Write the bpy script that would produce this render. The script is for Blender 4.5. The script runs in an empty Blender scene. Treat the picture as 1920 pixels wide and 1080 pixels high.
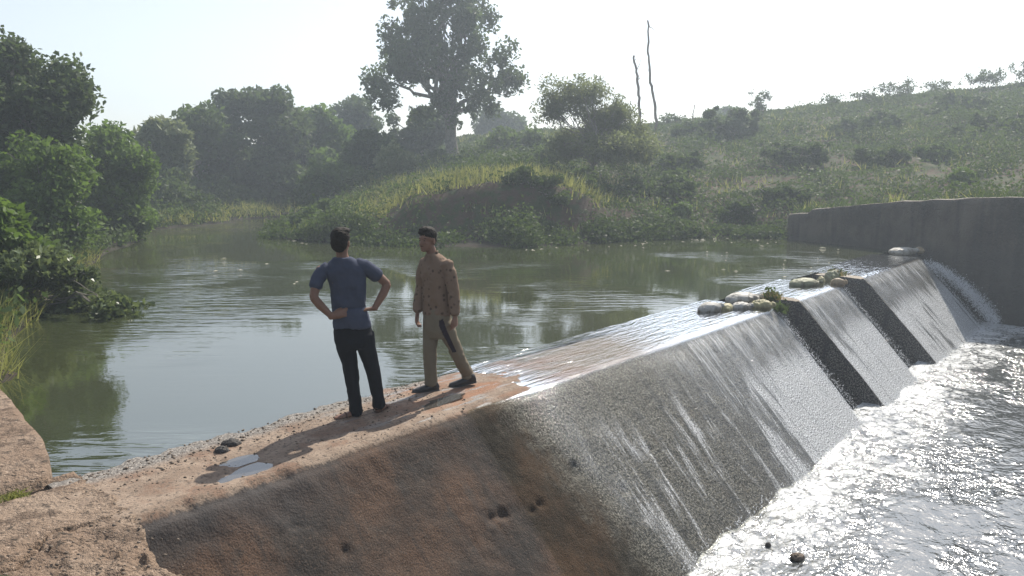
import bpy, bmesh, math, random
import numpy as np
from mathutils import Vector

R = math.radians
SC = bpy.context.scene
COL = SC.collection

# ------------------------------------------------------------------ camera
F_PX, PITCH, CAM_H = 1450.0, R(8.6), 2.3
cam = bpy.data.cameras.new('camera')
cam.sensor_width = 36.0
cam.lens = 36.0 * F_PX / 1920.0
cam.clip_start, cam.clip_end = 0.05, 2000
camo = bpy.data.objects.new('camera', cam)
COL.objects.link(camo)
camo.location = (0, 0, CAM_H)
camo.rotation_euler = (R(90) - PITCH, 0, 0)
SC.camera = camo

# ------------------------------------------------------------------ sky, sun, exposure
SUN_EL, SUN_AZ = 47.0, 27.5          # azimuth measured from +Y towards +X
w = bpy.data.worlds.new('World')
SC.world = w
w.use_nodes = True
wn = w.node_tree.nodes
sky = wn.new('ShaderNodeTexSky')
sky.sky_type = 'NISHITA'
sky.sun_disc = False
sky.sun_elevation = R(SUN_EL)
sky.sun_rotation = R(SUN_AZ)
sky.altitude = 200
sky.air_density = 1.0
sky.dust_density = 1.5
sky.ozone_density = 1.0
hsv = wn.new('ShaderNodeHueSaturation')
hsv.inputs['Saturation'].default_value = 0.55
w.node_tree.links.new(sky.outputs[0], hsv.inputs['Color'])
w.node_tree.links.new(hsv.outputs[0], wn['Background'].inputs[0])
wn['Background'].inputs[1].default_value = 0.108

sun = bpy.data.lights.new('sun', 'SUN')
sun.energy = 4.6
sun.angle = R(0.5)
sun.color = (1.0, 0.93, 0.82)
suno = bpy.data.objects.new('sun', sun)
COL.objects.link(suno)
sd = Vector((math.sin(R(SUN_AZ)) * math.cos(R(SUN_EL)), math.cos(R(SUN_AZ)) * math.cos(R(SUN_EL)), math.sin(R(SUN_EL))))
suno.location = sd * 60
suno.rotation_euler = sd.to_track_quat('Z', 'Y').to_euler()

SC.view_settings.view_transform = 'Standard'
SC.view_settings.look = 'None'
SC.view_settings.exposure = 0.68
SC.view_settings.gamma = 1.0
SC.cycles.use_denoising = True
SC.cycles.max_bounces = 8
SC.cycles.transparent_max_bounces = 24
SC.cycles.caustics_reflective = False
SC.cycles.caustics_refractive = False
SC.cycles.sample_clamp_indirect = 6.0

# ------------------------------------------------------------------ helpers
TH = R(40.2)                          # direction of the weir axis
ST, CT = math.sin(TH), math.cos(TH)

def un2xy(u, n):
    return u * ST - n * CT, u * CT + n * ST

def xy2un(x, y):
    return ST * x + CT * y, -CT * x + ST * y

def at(px, py, d):
    """point of the place seen at photo pixel (px, py) at forward distance d"""
    a, b = (px - 960) / F_PX, (540 - py) / F_PX
    ry = math.cos(PITCH) + b * math.sin(PITCH)
    rz = -math.sin(PITCH) + b * math.cos(PITCH)
    t = d / ry
    return np.array((a * t, d, CAM_H + rz * t))

def onz(px, py, z=0.0):
    a, b = (px - 960) / F_PX, (540 - py) / F_PX
    ry = math.cos(PITCH) + b * math.sin(PITCH)
    rz = -math.sin(PITCH) + b * math.cos(PITCH)
    t = (z - CAM_H) / rz
    return np.array((a * t, ry * t, z))

def smooth(e0, e1, x):
    t = np.clip((np.asarray(x, float) - e0) / (e1 - e0), 0, 1)
    return t * t * (3 - 2 * t)

def _hash(ix, iy, iz, seed):
    h = (ix * 374761393 + iy * 668265263 + iz * 2147483647 + seed * 1274126177) & 0xFFFFFFFF
    h = ((h ^ (h >> 13)) * 1274126177) & 0xFFFFFFFF
    h = ((h ^ (h >> 15)) * 2246822519) & 0xFFFFFFFF
    return ((h ^ (h >> 16)) & 0xFFFFFF) / float(0xFFFFFF)

def vnoise(x, y, z=0.0, seed=0):
    x, y, z = np.broadcast_arrays(np.asarray(x, float), np.asarray(y, float), np.asarray(z, float))
    fx, fy, fz = np.floor(x), np.floor(y), np.floor(z)
    ix, iy, iz = fx.astype(np.int64), fy.astype(np.int64), fz.astype(np.int64)
    tx, ty, tz = x - fx, y - fy, z - fz
    tx = tx * tx * (3 - 2 * tx); ty = ty * ty * (3 - 2 * ty); tz = tz * tz * (3 - 2 * tz)
    out = 0
    for dx in (0, 1):
        wx = tx if dx else 1 - tx
        for dy in (0, 1):
            wy = ty if dy else 1 - ty
            for dz in (0, 1):
                wz = tz if dz else 1 - tz
                out = out + wx * wy * wz * _hash(ix + dx, iy + dy, iz + dz, seed)
    return out * 2 - 1

def fbm(x, y, z=0.0, seed=0, octv=4, gain=0.5):
    s, a, t = 0, 1.0, 0
    for k in range(octv):
        s = s + a * vnoise(x * 2.03 ** k, y * 2.03 ** k, np.asarray(z) * 2.03 ** k, seed + k * 17)
        t += a
        a *= gain
    return s / t

def link(name, me, m=None, parent=None):
    o = bpy.data.objects.new(name, me)
    COL.objects.link(o)
    if m is not None:
        me.materials.append(m)
    if parent is not None:
        o.parent = parent
    return o

def empty(name, loc=(0, 0, 0), rz=0.0):
    o = bpy.data.objects.new(name, None)
    COL.objects.link(o)
    o.location = loc
    o.rotation_euler = (0, 0, rz)
    o.empty_display_size = 0.3
    return o

def tag(o, label=None, cat=None, group=None, kind=None):
    if label: o['label'] = label
    if cat: o['category'] = cat
    if group: o['group'] = group
    if kind: o['kind'] = kind
    return o

def quads_mesh(name, V, Q, shade=True):
    """numpy vertices (n,3) and faces (m,k) -> mesh"""
    V = np.ascontiguousarray(V, dtype=np.float32)
    Q = np.ascontiguousarray(Q, dtype=np.int32)
    me = bpy.data.meshes.new(name)
    k = Q.shape[1]
    me.vertices.add(len(V)); me.vertices.foreach_set('co', V.ravel())
    me.loops.add(Q.size); me.loops.foreach_set('vertex_index', Q.ravel())
    me.polygons.add(len(Q))
    me.polygons.foreach_set('loop_start', np.arange(0, Q.size, k, dtype=np.int32))
    if shade:
        me.polygons.foreach_set('use_smooth', np.ones(len(Q), dtype=bool))
    me.update(calc_edges=True)
    return me

def grid_mesh(name, P, uv=None, shade=True, keep=None):
    """P (h,w,3) -> grid mesh, optional uv (h,w,2)"""
    h, wd = P.shape[:2]
    idx = np.arange(h * wd).reshape(h, wd)
    Q = np.stack([idx[:-1, :-1], idx[:-1, 1:], idx[1:, 1:], idx[1:, :-1]], -1).reshape(-1, 4)
    if keep is not None:
        Q = Q[keep.ravel()]
    me = quads_mesh(name, P.reshape(-1, 3), Q, shade)
    if uv is not None:
        l = me.uv_layers.new(name='UVMap')
        l.data.foreach_set('uv', uv.reshape(-1, 2)[Q.ravel()].astype(np.float32).ravel())
    return me

# ---- node material helper
class NB:
    def __init__(s, name):
        s.m = bpy.data.materials.new(name)
        s.m.use_nodes = True
        s.t = s.m.node_tree
        s.t.nodes.clear()
        s.out = s.t.nodes.new('ShaderNodeOutputMaterial')
    def n(s, typ, ins=None, **props):
        nd = s.t.nodes.new(typ)
        for k, v in props.items():
            setattr(nd, k, v)
        for k, v in (ins or {}).items():
            s.set(nd.inputs[k], v)
        return nd
    def set(s, sock, v):
        if hasattr(v, 'is_output'):
            s.t.links.new(v, sock)
        elif isinstance(v, (tuple, list)):
            if sock.type == 'RGBA' and len(v) == 3:
                v = (*v, 1)
            sock.default_value = v
        else:
            sock.default_value = v
    def math(s, op, a, b=0.0, c=0.0, clamp=False):
        nd = s.n('ShaderNodeMath', {0: a, 1: b, 2: c}, operation=op, use_clamp=clamp)
        return nd.outputs[0]
    def mul(s, a, b): return s.math('MULTIPLY', a, b)
    def add(s, a, b): return s.math('ADD', a, b)
    def ss(s, x, a, b):
        nd = s.n('ShaderNodeMapRange', {0: x, 1: a, 2: b, 3: 0.0, 4: 1.0}, interpolation_type='SMOOTHSTEP')
        return nd.outputs[0]
    def mix(s, f, a, b):
        nd = s.n('ShaderNodeMix', data_type='RGBA')
        s.set(nd.inputs[0], f); s.set(nd.inputs[6], a); s.set(nd.inputs[7], b)
        return nd.outputs[2]
    def noise(s, vec, scale, detail=4.0, rough=0.55, dist=0.0):
        nd = s.n('ShaderNodeTexNoise', {'Scale': scale, 'Detail': detail, 'Roughness': rough, 'Distortion': dist})
        if vec is not None: s.set(nd.inputs['Vector'], vec)
        return nd.outputs[0]
    def voro(s, vec, scale, feature='F1'):
        nd = s.n('ShaderNodeTexVoronoi', {'Scale': scale}, feature=feature)
        if vec is not None: s.set(nd.inputs['Vector'], vec)
        return nd.outputs[0]
    def pos(s): return s.n('ShaderNodeNewGeometry').outputs['Position']
    def obj(s): return s.n('ShaderNodeTexCoord').outputs['Object']
    def uv(s): return s.n('ShaderNodeUVMap').outputs[0]
    def scale(s, vec, x, y, z=1.0, rot=0.0):
        return s.n('ShaderNodeMapping', {'Vector': vec, 'Scale': (x, y, z), 'Rotation': (0, 0, rot)}).outputs[0]
    def sep(s, vec):
        return s.n('ShaderNodeSeparateXYZ', {0: vec}).outputs
    def bump(s, h, strength=0.5, dist=0.02, normal=None):
        nd = s.n('ShaderNodeBump', {'Height': h, 'Strength': strength, 'Distance': dist})
        if normal is not None: s.set(nd.inputs['Normal'], normal)
        return nd.outputs[0]
    def bsdf(s, **ins):
        mp = dict(color='Base Color', rough='Roughness', ior='IOR', normal='Normal', spec='Specular IOR Level',
                  coat='Coat Weight', coatr='Coat Roughness', trans='Transmission Weight', sheen='Sheen Weight', metal='Metallic', alpha='Alpha')
        return s.n('ShaderNodeBsdfPrincipled', {mp[k]: v for k, v in ins.items()}).outputs[0]
    def mixs(s, f, a, b):
        return s.n('ShaderNodeMixShader', {0: f, 1: a, 2: b}).outputs[0]
    def done(s, surf):
        s.t.links.new(surf, s.out.inputs[0])
        return s.m

# ------------------------------------------------------------------ materials of the setting
def mat_ground():
    b = NB('ground_earth')
    p = b.pos()
    n1 = b.noise(p, 0.35, 5); n2 = b.noise(p, 3.0, 5); n3 = b.noise(p, 25.0, 3)
    c = b.mix(b.ss(n1, .35, .65), (.060, .040, .029), (.095, .062, .043))
    c = b.mix(b.ss(b.add(n2, b.mul(n1, .5)), .62, .85), c, (.040, .056, .020))
    c = b.mix(b.mul(b.ss(n3, .5, .8), .5), c, (.05, .035, .025))
    c = b.mix(b.mul(b.ss(b.add(b.sep(p)[2], b.mul(b.math('SUBTRACT', n2, .5), .3)), .35, .05), .8), c, (.022, .018, .013))
    return b.done(b.bsdf(color=c, rough=.95, spec=.2, normal=b.bump(b.add(n2, b.mul(n3, .4)), .9, .08)))

def mat_concrete_face():
    """weir concrete; uv = (distance along weir, distance along the profile: crest 0..1.15, face beyond)"""
    b = NB('weir_concrete')
    uv = b.uv()
    U, S, _ = b.sep(uv)
    big = b.noise(uv, .9, 5, .6); med = b.noise(uv, 4.0, 5, .6); fine = b.noise(uv, 28.0, 4, .65)
    streak = b.noise(b.scale(uv, 5.0, .7), 1.0, 4, .6)
    grit = b.voro(uv, 55.0)
    # crest: sandy red soil with pebbles; grey bare aggregate by the water
    soil = b.mix(b.ss(med, .38, .62), (.185, .135, .100), (.255, .195, .148))
    soil = b.mix(b.mul(b.ss(b.noise(uv, 2.2, 5, .65), .50, .62), .7), soil, (.16, .092, .060))
    soil = b.mix(b.ss(fine, .54, .64), soil, (.085, .068, .055))
    soil = b.mix(b.mul(b.ss(b.noise(uv, 11.0, 4, .7), .54, .66), .75), soil, (.13, .095, .07))
    grey = b.mix(b.ss(grit, .15, .6), (.33, .30, .27), (.13, .12, .11))
    back = b.ss(b.add(S, b.mul(b.math('SUBTRACT', big, .5), .5)), .34, .16)
    crest = b.mix(back, soil, grey)
    redp = b.mul(b.ss(U, 4.6, 5.2), b.ss(b.noise(b.scale(uv, 1.2, 3.5), 1.0, 4, .6), .42, .6))
    crest = b.mix(b.mul(redp, .8), crest, (.25, .125, .07))
    bluep = b.mul(b.ss(U, 3.8, 4.6), b.ss(b.noise(b.scale(uv, 1.0, 4.5), 1.7, 4, .6), .55, .62))
    crest = b.mix(b.mul(bluep, .7), crest, (.16, .16, .16))
    # face: brown silt stain, dark mottling, then wet grey
    dry = b.mix(b.ss(big, .36, .62), (.026, .021, .018), (.092, .052, .032))
    dry = b.mix(b.ss(med, .50, .72), dry, (.050, .038, .030))
    dry = b.mix(b.mul(b.ss(fine, .5, .75), .55), dry, (.13, .09, .065))
    grn = b.noise(uv, 75.0, 3, .7)
    dry = b.mix(b.ss(grn, .50, .36), dry, (.018, .015, .013))
    dry = b.mix(b.mul(b.ss(streak, .52, .66), .55), dry, (.028, .024, .022))
    dry = b.mix(b.mul(b.ss(grn, .60, .70), .6), dry, (.17, .125, .09))
    speck = b.noise(b.scale(uv, 1.0, .8), 48.0, 3, .65)
    wetc = b.mix(b.ss(b.add(b.mul(fine, .35), b.mul(speck, .75)), .49, .66), (.015, .0145, .0145), (.27, .255, .24))
    wetc = b.mix(b.ss(streak, .5, .7), wetc, (.05, .05, .056))
    wetc = b.mix(b.mul(b.ss(med, .55, .8), .5), wetc, (.14, .10, .075))
    wet = b.ss(b.add(b.add(U, b.mul(b.math('SUBTRACT', med, .5), .8)), b.mul(S, -.28)), 5.0, 5.7)
    face = b.mix(wet, dry, wetc)
    # shadow on the near face, painted as a dark rim under the crest
    rim = b.mul(b.ss(b.add(S, b.mul(big, .5)), 1.95, 1.40), b.math('SUBTRACT', 1.0, wet))
    rim = b.mul(rim, b.ss(U, 4.2, 3.0))
    face = b.mix(b.mul(rim, .8), face, (.045, .042, .042))
    isface = b.ss(b.add(S, b.mul(b.math('SUBTRACT', fine, .5), .08)), 1.13, 1.18)
    wetcrest = b.ss(b.add(U, b.mul(b.math('SUBTRACT', big, .5), 3.0)), 6.5, 8.5)
    crest = b.mix(b.mul(wetcrest, .75), crest, (.17, .12, .085))
    c = b.mix(isface, crest, face)
    rough = b.math('SUBTRACT', .92, b.mul(b.math('MAXIMUM', b.mul(wet, isface), b.mul(b.math('SUBTRACT', 1.0, isface), b.math('MAXIMUM', wetcrest, b.mul(bluep, .9)))), .55))
    h = b.add(b.add(b.mul(fine, .5), b.mul(med, .22)), b.add(b.mul(grit, -.2), b.mul(grn, .35)))
    return b.done(b.bsdf(color=c, rough=rough, spec=.4, normal=b.bump(h, b.math('SUBTRACT', .9, b.mul(b.math('SUBTRACT', 1.0, wet), .35)), .03)))

def mat_abutment():
    b = NB('abutment_concrete')
    p = b.pos()
    big = b.noise(p, 1.3, 5); med = b.noise(p, 6.0, 5, .62); fine = b.noise(p, 38.0, 4, .65)
    c = b.mix(b.ss(big, .35, .65), (.205, .145, .104), (.27, .205, .155))
    c = b.mix(b.mul(b.ss(med, .50, .62), .85), c, (.12, .085, .062))
    c = b.mix(b.ss(b.noise(p, 14.0, 4, .7), .56, .66), c, (.060, .048, .038))
    c = b.mix(b.ss(fine, .58, .70), c, (.09, .075, .06))
    c = b.mix(b.mul(b.ss(fine, .42, .32), .6), c, (.48, .38, .30))
    return b.done(b.bsdf(color=c, rough=.95, spec=.25, normal=b.bump(b.add(b.mul(fine, .5), b.add(med, b.noise(p, 14.0, 4, .7))), 1.0, .05)))

def mat_wall():
    b = NB('old_wall_concrete')
    p = b.pos()
    z = b.sep(p)[2]
    big = b.noise(p, .8, 5); st = b.noise(b.scale(p, 3.0, 3.0, .35), 1.0, 4); fine = b.noise(p, 22.0, 4)
    c = b.mix(b.ss(big, .35, .65), (.046, .040, .036), (.120, .102, .086))
    c = b.mix(b.mul(b.ss(st, .45, .7), .7), c, (.030, .030, .030))
    c = b.mix(b.mul(b.ss(fine, .5, .75), .3), c, (.15, .135, .12))
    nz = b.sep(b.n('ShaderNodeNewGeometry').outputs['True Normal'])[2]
    c = b.mix(b.mul(b.ss(nz, .6, .85), b.ss(fine, .3, .55)), c, (.26, .235, .20))  # upward faces paler: sunlit look of the top edge put into the colour
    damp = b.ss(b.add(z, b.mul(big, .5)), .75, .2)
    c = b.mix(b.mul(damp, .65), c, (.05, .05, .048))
    return b.done(b.bsdf(color=c, rough=.85, spec=.3, normal=b.bump(b.add(b.add(fine, big), b.noise(p, 7.0, 5, .65)), 1.0, .05)))

def ripple_height(b, p, big_scale=1.0):
    """long-crested ripples, grouped in patches"""
    a = b.noise(b.scale(p, 1.1, 5.2, 1, R(-8)), 1.0 * big_scale, 3, .5, .4)
    c = b.noise(b.scale(p, 1.6, 6.5, 1, R(28)), 1.1 * big_scale, 2, .5, .3)
    d = b.noise(p, 18.0, 2, .5)
    patch = b.ss(b.noise(p, .20, 2), .46, .64)
    return b.add(b.add(b.mul(a, b.add(b.mul(patch, .95), .025)), b.mul(c, b.mul(patch, .5))), b.mul(d, .012))

def mat_pool():
    b = NB('pool_water')
    p = b.pos()
    h = ripple_height(b, p)
    c = b.mix(b.ss(b.noise(p, .12, 3), .35, .65), (.030, .038, .016), (.042, .047, .022))
    return b.done(b.bsdf(color=c, rough=.01, ior=3.4, spec=.5, normal=b.bump(h, .8, .045)))

def mat_stream():
    b = NB('stream_water')
    uv = b.uv()
    N_ = b.sep(uv)[1]          # distance from the toe
    f1 = b.noise(b.scale(uv, 1.0, 1.6), 2.2, 5, .65, .8)
    f2 = b.noise(b.scale(uv, 1.0, 1.25), 7.5, 4, .6, 1.0)
    toe = b.ss(b.add(N_, b.mul(b.math('SUBTRACT', b.add(b.mul(f1, .5), b.mul(b.noise(uv, .7, 3), .5)), .5), 6.0)), 1.7, -.4)
    toe = b.math('MAXIMUM', toe, b.ss(b.add(b.sep(uv)[0], b.mul(b.math('SUBTRACT', f1, .5), 1.5)), 21.6, 23.0))
    foam = b.math('MULTIPLY', toe, b.ss(b.add(f2, b.mul(toe, .17)), .47, .72), clamp=True)
    calm = b.ss(b.noise(b.scale(uv, .5, .8), 1.0, 3, .5, .5), .42, .60)
    h = b.add(b.mul(b.noise(b.scale(uv, 1.0, 1.3), 3.2, 3, .55, .8), 1.3), b.mul(b.noise(b.scale(uv, 1.0, 1.5), 10.0, 2, .5, .6), .35))
    wat = b.bsdf(color=(.05, .055, .055), rough=.12, ior=2.8, normal=b.bump(h, b.add(b.mul(calm, .75), .25), .085))
    fo = b.bsdf(color=(.68, .70, .71), rough=.3, normal=b.bump(b.add(f2, b.mul(f1, .6)), 1.0, .06))
    return b.done(b.mixs(foam, wat, fo))

def mat_film():
    """thin running water: uv = (along the weir, along the flow)"""
    b = NB('running_water')
    uv = b.uv()
    U, S, _ = b.sep(uv)
    st = b.noise(b.scale(uv, 4.2, .75), 1.0, 6, .68, .5)
    st2 = b.noise(b.scale(uv, 26.0, 1.6), 1.0, 4, .6)
    grain = b.noise(b.scale(uv, 1.0, .6), 75.0, 3, .7)
    patch = b.noise(b.scale(uv, .8, .5), 1.0, 3)
    onface = b.ss(S, 1.14, 1.22)
    dens = b.add(b.add(b.mul(st, .9), b.mul(st2, .35)), b.mul(patch, .55))
    # thin glassy veil under the lip, broken white streaks below
    veil = b.mul(b.mul(b.ss(b.add(S, b.mul(b.math('SUBTRACT', patch, .5), 1.6)), 2.1, 1.3), b.ss(U, 7.5, 10.0)), .55)
    dens = b.add(b.add(dens, b.mul(b.ss(U, 9.6, 8.4), -.035)), b.mul(b.mul(b.ss(U, 9.8, 11.6), b.ss(S, 1.7, 2.2)), .18))
    lower = b.mul(b.ss(S, 1.5, 2.3), b.ss(dens, .845, 1.06))
    lower = b.mul(lower, b.ss(grain, .42, .58))
    spark = b.mul(b.ss(grain, .60, .70), b.mul(b.ss(U, 5.6, 8.0), .55))
    white = b.mul(onface, b.math('MAXIMUM', b.math('MAXIMUM', b.mul(veil, b.mul(b.ss(st2, .38, .62), b.ss(st, .34, .62))), lower), spark))
    h = b.add(b.mul(st, 1.0), b.add(b.mul(st2, .6), b.mul(grain, .35)))
    hc = b.noise(b.scale(uv, 1.2, 7.0, 1, R(12)), 2.0, 3, .55, .5)
    hh = b.add(b.mul(h, onface), b.mul(hc, b.math('SUBTRACT', 1.0, onface)))
    nrm = b.bump(hh, .9, .03)
    fr = b.n('ShaderNodeFresnel', {'IOR': 1.34, 'Normal': nrm}).outputs[0]
    gl = b.n('ShaderNodeBsdfGlossy', {'Color': (.95, .97, 1, 1), 'Roughness': .09, 'Normal': nrm}).outputs[0]
    tr = b.n('ShaderNodeBsdfTransparent', {'Color': (.80, .80, .76, 1)}).outputs[0]
    edge = b.ss(b.add(U, b.mul(b.math('SUBTRACT', patch, .5), 3.0)), 5.6, 6.4)
    bare = b.mul(b.ss(b.add(U, b.mul(b.math('SUBTRACT', patch, .5), 2.0)), 10.0, 8.2), b.ss(b.add(U, b.mul(patch, 1.0)), 6.6, 7.6))
    fr = b.mul(b.mul(fr, b.math('SUBTRACT', 1.0, b.mul(onface, .80))), b.mul(edge, b.math('SUBTRACT', 1.0, b.mul(bare, .75))))
    film = b.mixs(fr, tr, gl)
    white = b.mul(b.mul(white, edge), b.ss(b.add(U, b.mul(S, -.28)), 5.3, 6.0))
    fr = b.mul(fr, b.math('MAXIMUM', b.math('SUBTRACT', 1.0, onface), b.ss(b.add(U, b.mul(S, -.28)), 5.3, 6.0)))
    film = b.mixs(fr, tr, gl)
    wh = b.bsdf(color=(.80, .82, .84), rough=.35, normal=nrm)
    return b.done(b.mixs(white, film, wh))

def mat_leaf(name, dark, light, trans=.35, rough=.6):
    b = NB(name)
    t = b.n('ShaderNodeAttribute', attribute_name='tint').outputs['Fac']
    c = b.mix(t, dark, light)
    s = b.bsdf(color=c, rough=rough, spec=.18)
    lt = b.n('ShaderNodeBsdfTranslucent', {'Color': b.mix(.5, c, (light[0] * 1.3, light[1] * 1.35, light[2] * .8))}).outputs[0]
    return b.done(b.mixs(trans, s, lt))

def mat_plain(name, col, rough=.8, var=.25, scale=8.0, bump=.3, dist=.02, spec=.3, sheen=0.0):
    b = NB(name)
    p = b.obj()
    n = b.noise(p, scale, 5, .6)
    n2 = b.noise(p, scale * 6, 3, .6)
    dk = tuple(x * (1 - var) for x in col); lt = tuple(min(1, x * (1 + var)) for x in col)
    c = b.mix(b.ss(n, .3, .7), dk, lt)
    return b.done(b.bsdf(color=c, rough=rough, spec=spec, sheen=sheen, normal=b.bump(b.add(n, b.mul(n2, .4)), bump, dist)))

M = dict(
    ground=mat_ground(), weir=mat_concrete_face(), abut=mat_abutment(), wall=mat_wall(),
    pool=mat_pool(), stream=mat_stream(), film=mat_film(),
    bark=mat_plain('bark', (.19, .175, .15), .95, .35, 6, .8, .03),
    deadwood=mat_plain('dead_wood', (.16, .13, .11), .95, .3, 6, .5, .02),
    leaf_dark=mat_leaf('leaf_dark', (.028, .048, .020), (.100, .140, .055), .36),
    leaf_mid=mat_leaf('leaf_mid', (.042, .072, .022), (.110, .160, .050), .38),
    leaf_bright=mat_leaf('leaf_bright', (.055, .095, .020), (.130, .200, .050), .42),
    leaf_thorn=mat_leaf('leaf_thorn', (.085, .105, .050), (.185, .210, .110), .48),
    leaf_pale=mat_leaf('leaf_pale', (.09, .12, .06), (.20, .23, .12), .35),
    leaf_gloss=mat_leaf('leaf_gloss', (.045, .070, .028), (.15, .185, .085), .35, .25),
    grass=mat_leaf('grass_blade', (.10, .125, .035), (.28, .28, .11), .45),
    dry=mat_leaf('dry_stalk', (.16, .11, .05), (.36, .27, .12), .3),
    scrub=mat_leaf('scrub_leaf', (.021, .040, .013), (.085, .125, .036), .38),
)
# ------------------------------------------------------------------ terrain
rng = np.random.default_rng(7)
_cp = []
def cp(px, py, d): _cp.append(tuple(at(px, py, d)))
def cz(x, y, z): _cp.append((x, y, z))
# far bank waterline, right of the bend
for q in [(522, 447), (600, 452), (690, 459), (800, 463), (900, 464), (1000, 463), (1100, 457), (1200, 449), (1330, 446), (1465, 447)]:
    c = onz(*q); cz(c[0], c[1], 0.02); cz(c[0] - .1, c[1] - 2.0, -.8)
# spurs and gullies of the eroded bank
for q in [(560, 418, 29.5), (600, 400, 30.5), (640, 383, 31.5), (740, 346, 35.5), (690, 372, 33),
          (660, 405, 29), (700, 400, 29.5), (740, 375, 31.5),
          (705, 432, 25.7), (745, 408, 26.2), (790, 380, 26.8), (850, 360, 27.2), (915, 345, 27.7), (980, 333, 28.3),
          (790, 372, 29), (850, 350, 30), (915, 337, 31), (980, 325, 32),
          (850, 415, 26.0), (920, 400, 26.3), (980, 382, 26.9), (850, 445, 25.5), (960, 435, 25.7),
          (1050, 420, 26.2), (1050, 372, 28.2), (1050, 345, 31.5), (1100, 345, 33), (1100, 400, 28.1),
          (760, 318, 41), (850, 298, 45), (980, 305, 40), (700, 325, 44), (640, 345, 42),
          (1200, 405, 28.5), (1200, 375, 29.6), (1200, 345, 33), (1200, 300, 38), (1120, 300, 40), (1000, 285, 46),
          (1240, 236, 52), (1180, 245, 54), (1330, 231, 54), (1400, 222, 53), (1500, 207, 52), (1600, 194, 51), (1700, 184, 50), (1800, 174, 49.5), (1920, 163, 49), (2050, 150, 49),
          (1300, 405, 28.6), (1300, 378, 29.8), (1300, 340, 33.5), (1300, 280, 41), (1400, 400, 28.7), (1400, 375, 30), (1400, 330, 34), (1400, 270, 42),
          (1500, 372, 29.5), (1500, 320, 34.5), (1500, 260, 42), (1600, 366, 28.4), (1600, 310, 34), (1600, 250, 42),
          (1700, 360, 27.4), (1700, 305, 33), (1700, 240, 41), (1800, 352, 26.8), (1800, 295, 33), (1800, 230, 40),
          (1920, 345, 26.0), (1920, 285, 32), (1920, 215, 41), (2100, 330, 26), (2100, 250, 34), (2100, 180, 44),
          (880, 255, 62), (1000, 250, 66), (740, 290, 60)]:
    cp(*q)
# beyond the ridge and far flats
for x, y, z in [(0, 75, 4.2), (15, 80, 4.6), (30, 75, 6.0), (50, 70, 7.5), (60, 40, 8.5), (70, 20, 7), (-20, 75, 1.8), (-40, 70, 1.6),
                (0, 130, 4), (60, 130, 6), (-60, 130, 2), (130, 60, 7), (130, 0, 6), (-120, 60, 2), (-120, 0, 2), (0, -100, 1.0), (80, -100, 3), (-80, -100, 2),
                (22, 14, 1.6), (27, 8, 1.6), (35, 12, 3), (30, -5, 1.6), (40, -20, 3), (45, 0, 4)]:
    cz(x, y, z)
# left bank
for px, py in [(-60, 735), (0, 672), (60, 600), (120, 540), (180, 492), (240, 462), (295, 441)]:
    c = onz(px, py); cz(c[0], c[1], .02); cz(c[0] + 1.3, c[1] + .5, -.6); cz(c[0] - 2.0, c[1] + .6, .55); cz(c[0] - 5.0, c[1] + .6, 1.0)
for px, py in [(300, 430), (370, 424), (450, 417), (520, 406), (575, 398)]:
    c = onz(px, py); cz(c[0], c[1], .03); cz(c[0] + .5, c[1] - 2.5, -.6); cz(c[0] - .5, c[1] + 4, .35); cz(c[0] - 2, c[1] + 12, .9)
for x, y, z in [(-22, 12, 1.6), (-30, 25, 1.8), (-35, 45, 1.5), (-12, 2, 1.2), (-20, -5, 1.5), (-8, 4, .75), (-6, 6.2, .35), (0, 0, .62), (-3, 1, .55), (0, -8, .7), (-5.5, 8.5, .02),
                (-4.0, 10.5, -.9), (-6, 17, -1), (-7, 24, -1), (-2, 15, -1.2), (3, 18, -1.2), (6, 23, -1.0), (-10, 31, -.7), (-12, 36, -.6), (-4, 21, -1.2)]:
    cz(x, y, z)
_cp = np.array(_cp)
def _fit(P, lam=.06):
    n = len(P)
    r = np.hypot(P[:, None, 0] - P[None, :, 0], P[:, None, 1] - P[None, :, 1])
    A = np.zeros((n + 3, n + 3))
    A[:n, :n] = -r + lam * np.eye(n)
    A[:n, n] = A[n, :n] = 1
    A[:n, n + 1] = A[n + 1, :n] = P[:, 0]
    A[:n, n + 2] = A[n + 2, :n] = P[:, 1]
    return np.linalg.solve(A, np.concatenate([P[:, 2], np.zeros(3)]))
_w = _fit(_cp)
def land0(x, y):
    x = np.asarray(x, float); y = np.asarray(y, float)
    sh = x.shape
    x = x.ravel(); y = y.ravel()
    out = np.empty(len(x))
    for i in range(0, len(x), 20000):
        s = slice(i, i + 20000)
        r = np.hypot(x[s, None] - _cp[None, :, 0], y[s, None] - _cp[None, :, 1])
        out[s] = -(r @ _w[:-3]) + _w[-3] + _w[-2] * x[s] + _w[-1] * y[s]
    return out.reshape(sh)
def wing_u(n):
    """u of the right wing wall's water face"""
    return np.where(n < 4.0, 23.6, 23.6 + (n - 4.0) * (2.5 / 5.8))
def shore_y(x):
    return np.interp(x, [-4.7, -3, 0.5, 2.6, 4.4, 6.8, 9.2], [24.9, 24.4, 24.4, 25.1, 26.3, 26.8, 26.6])
def wall_top(n):
    return np.interp(n, [-16, -4, 4, 7, 9.8], [1.85, 1.72, 1.6, 1.3, .98])
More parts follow.
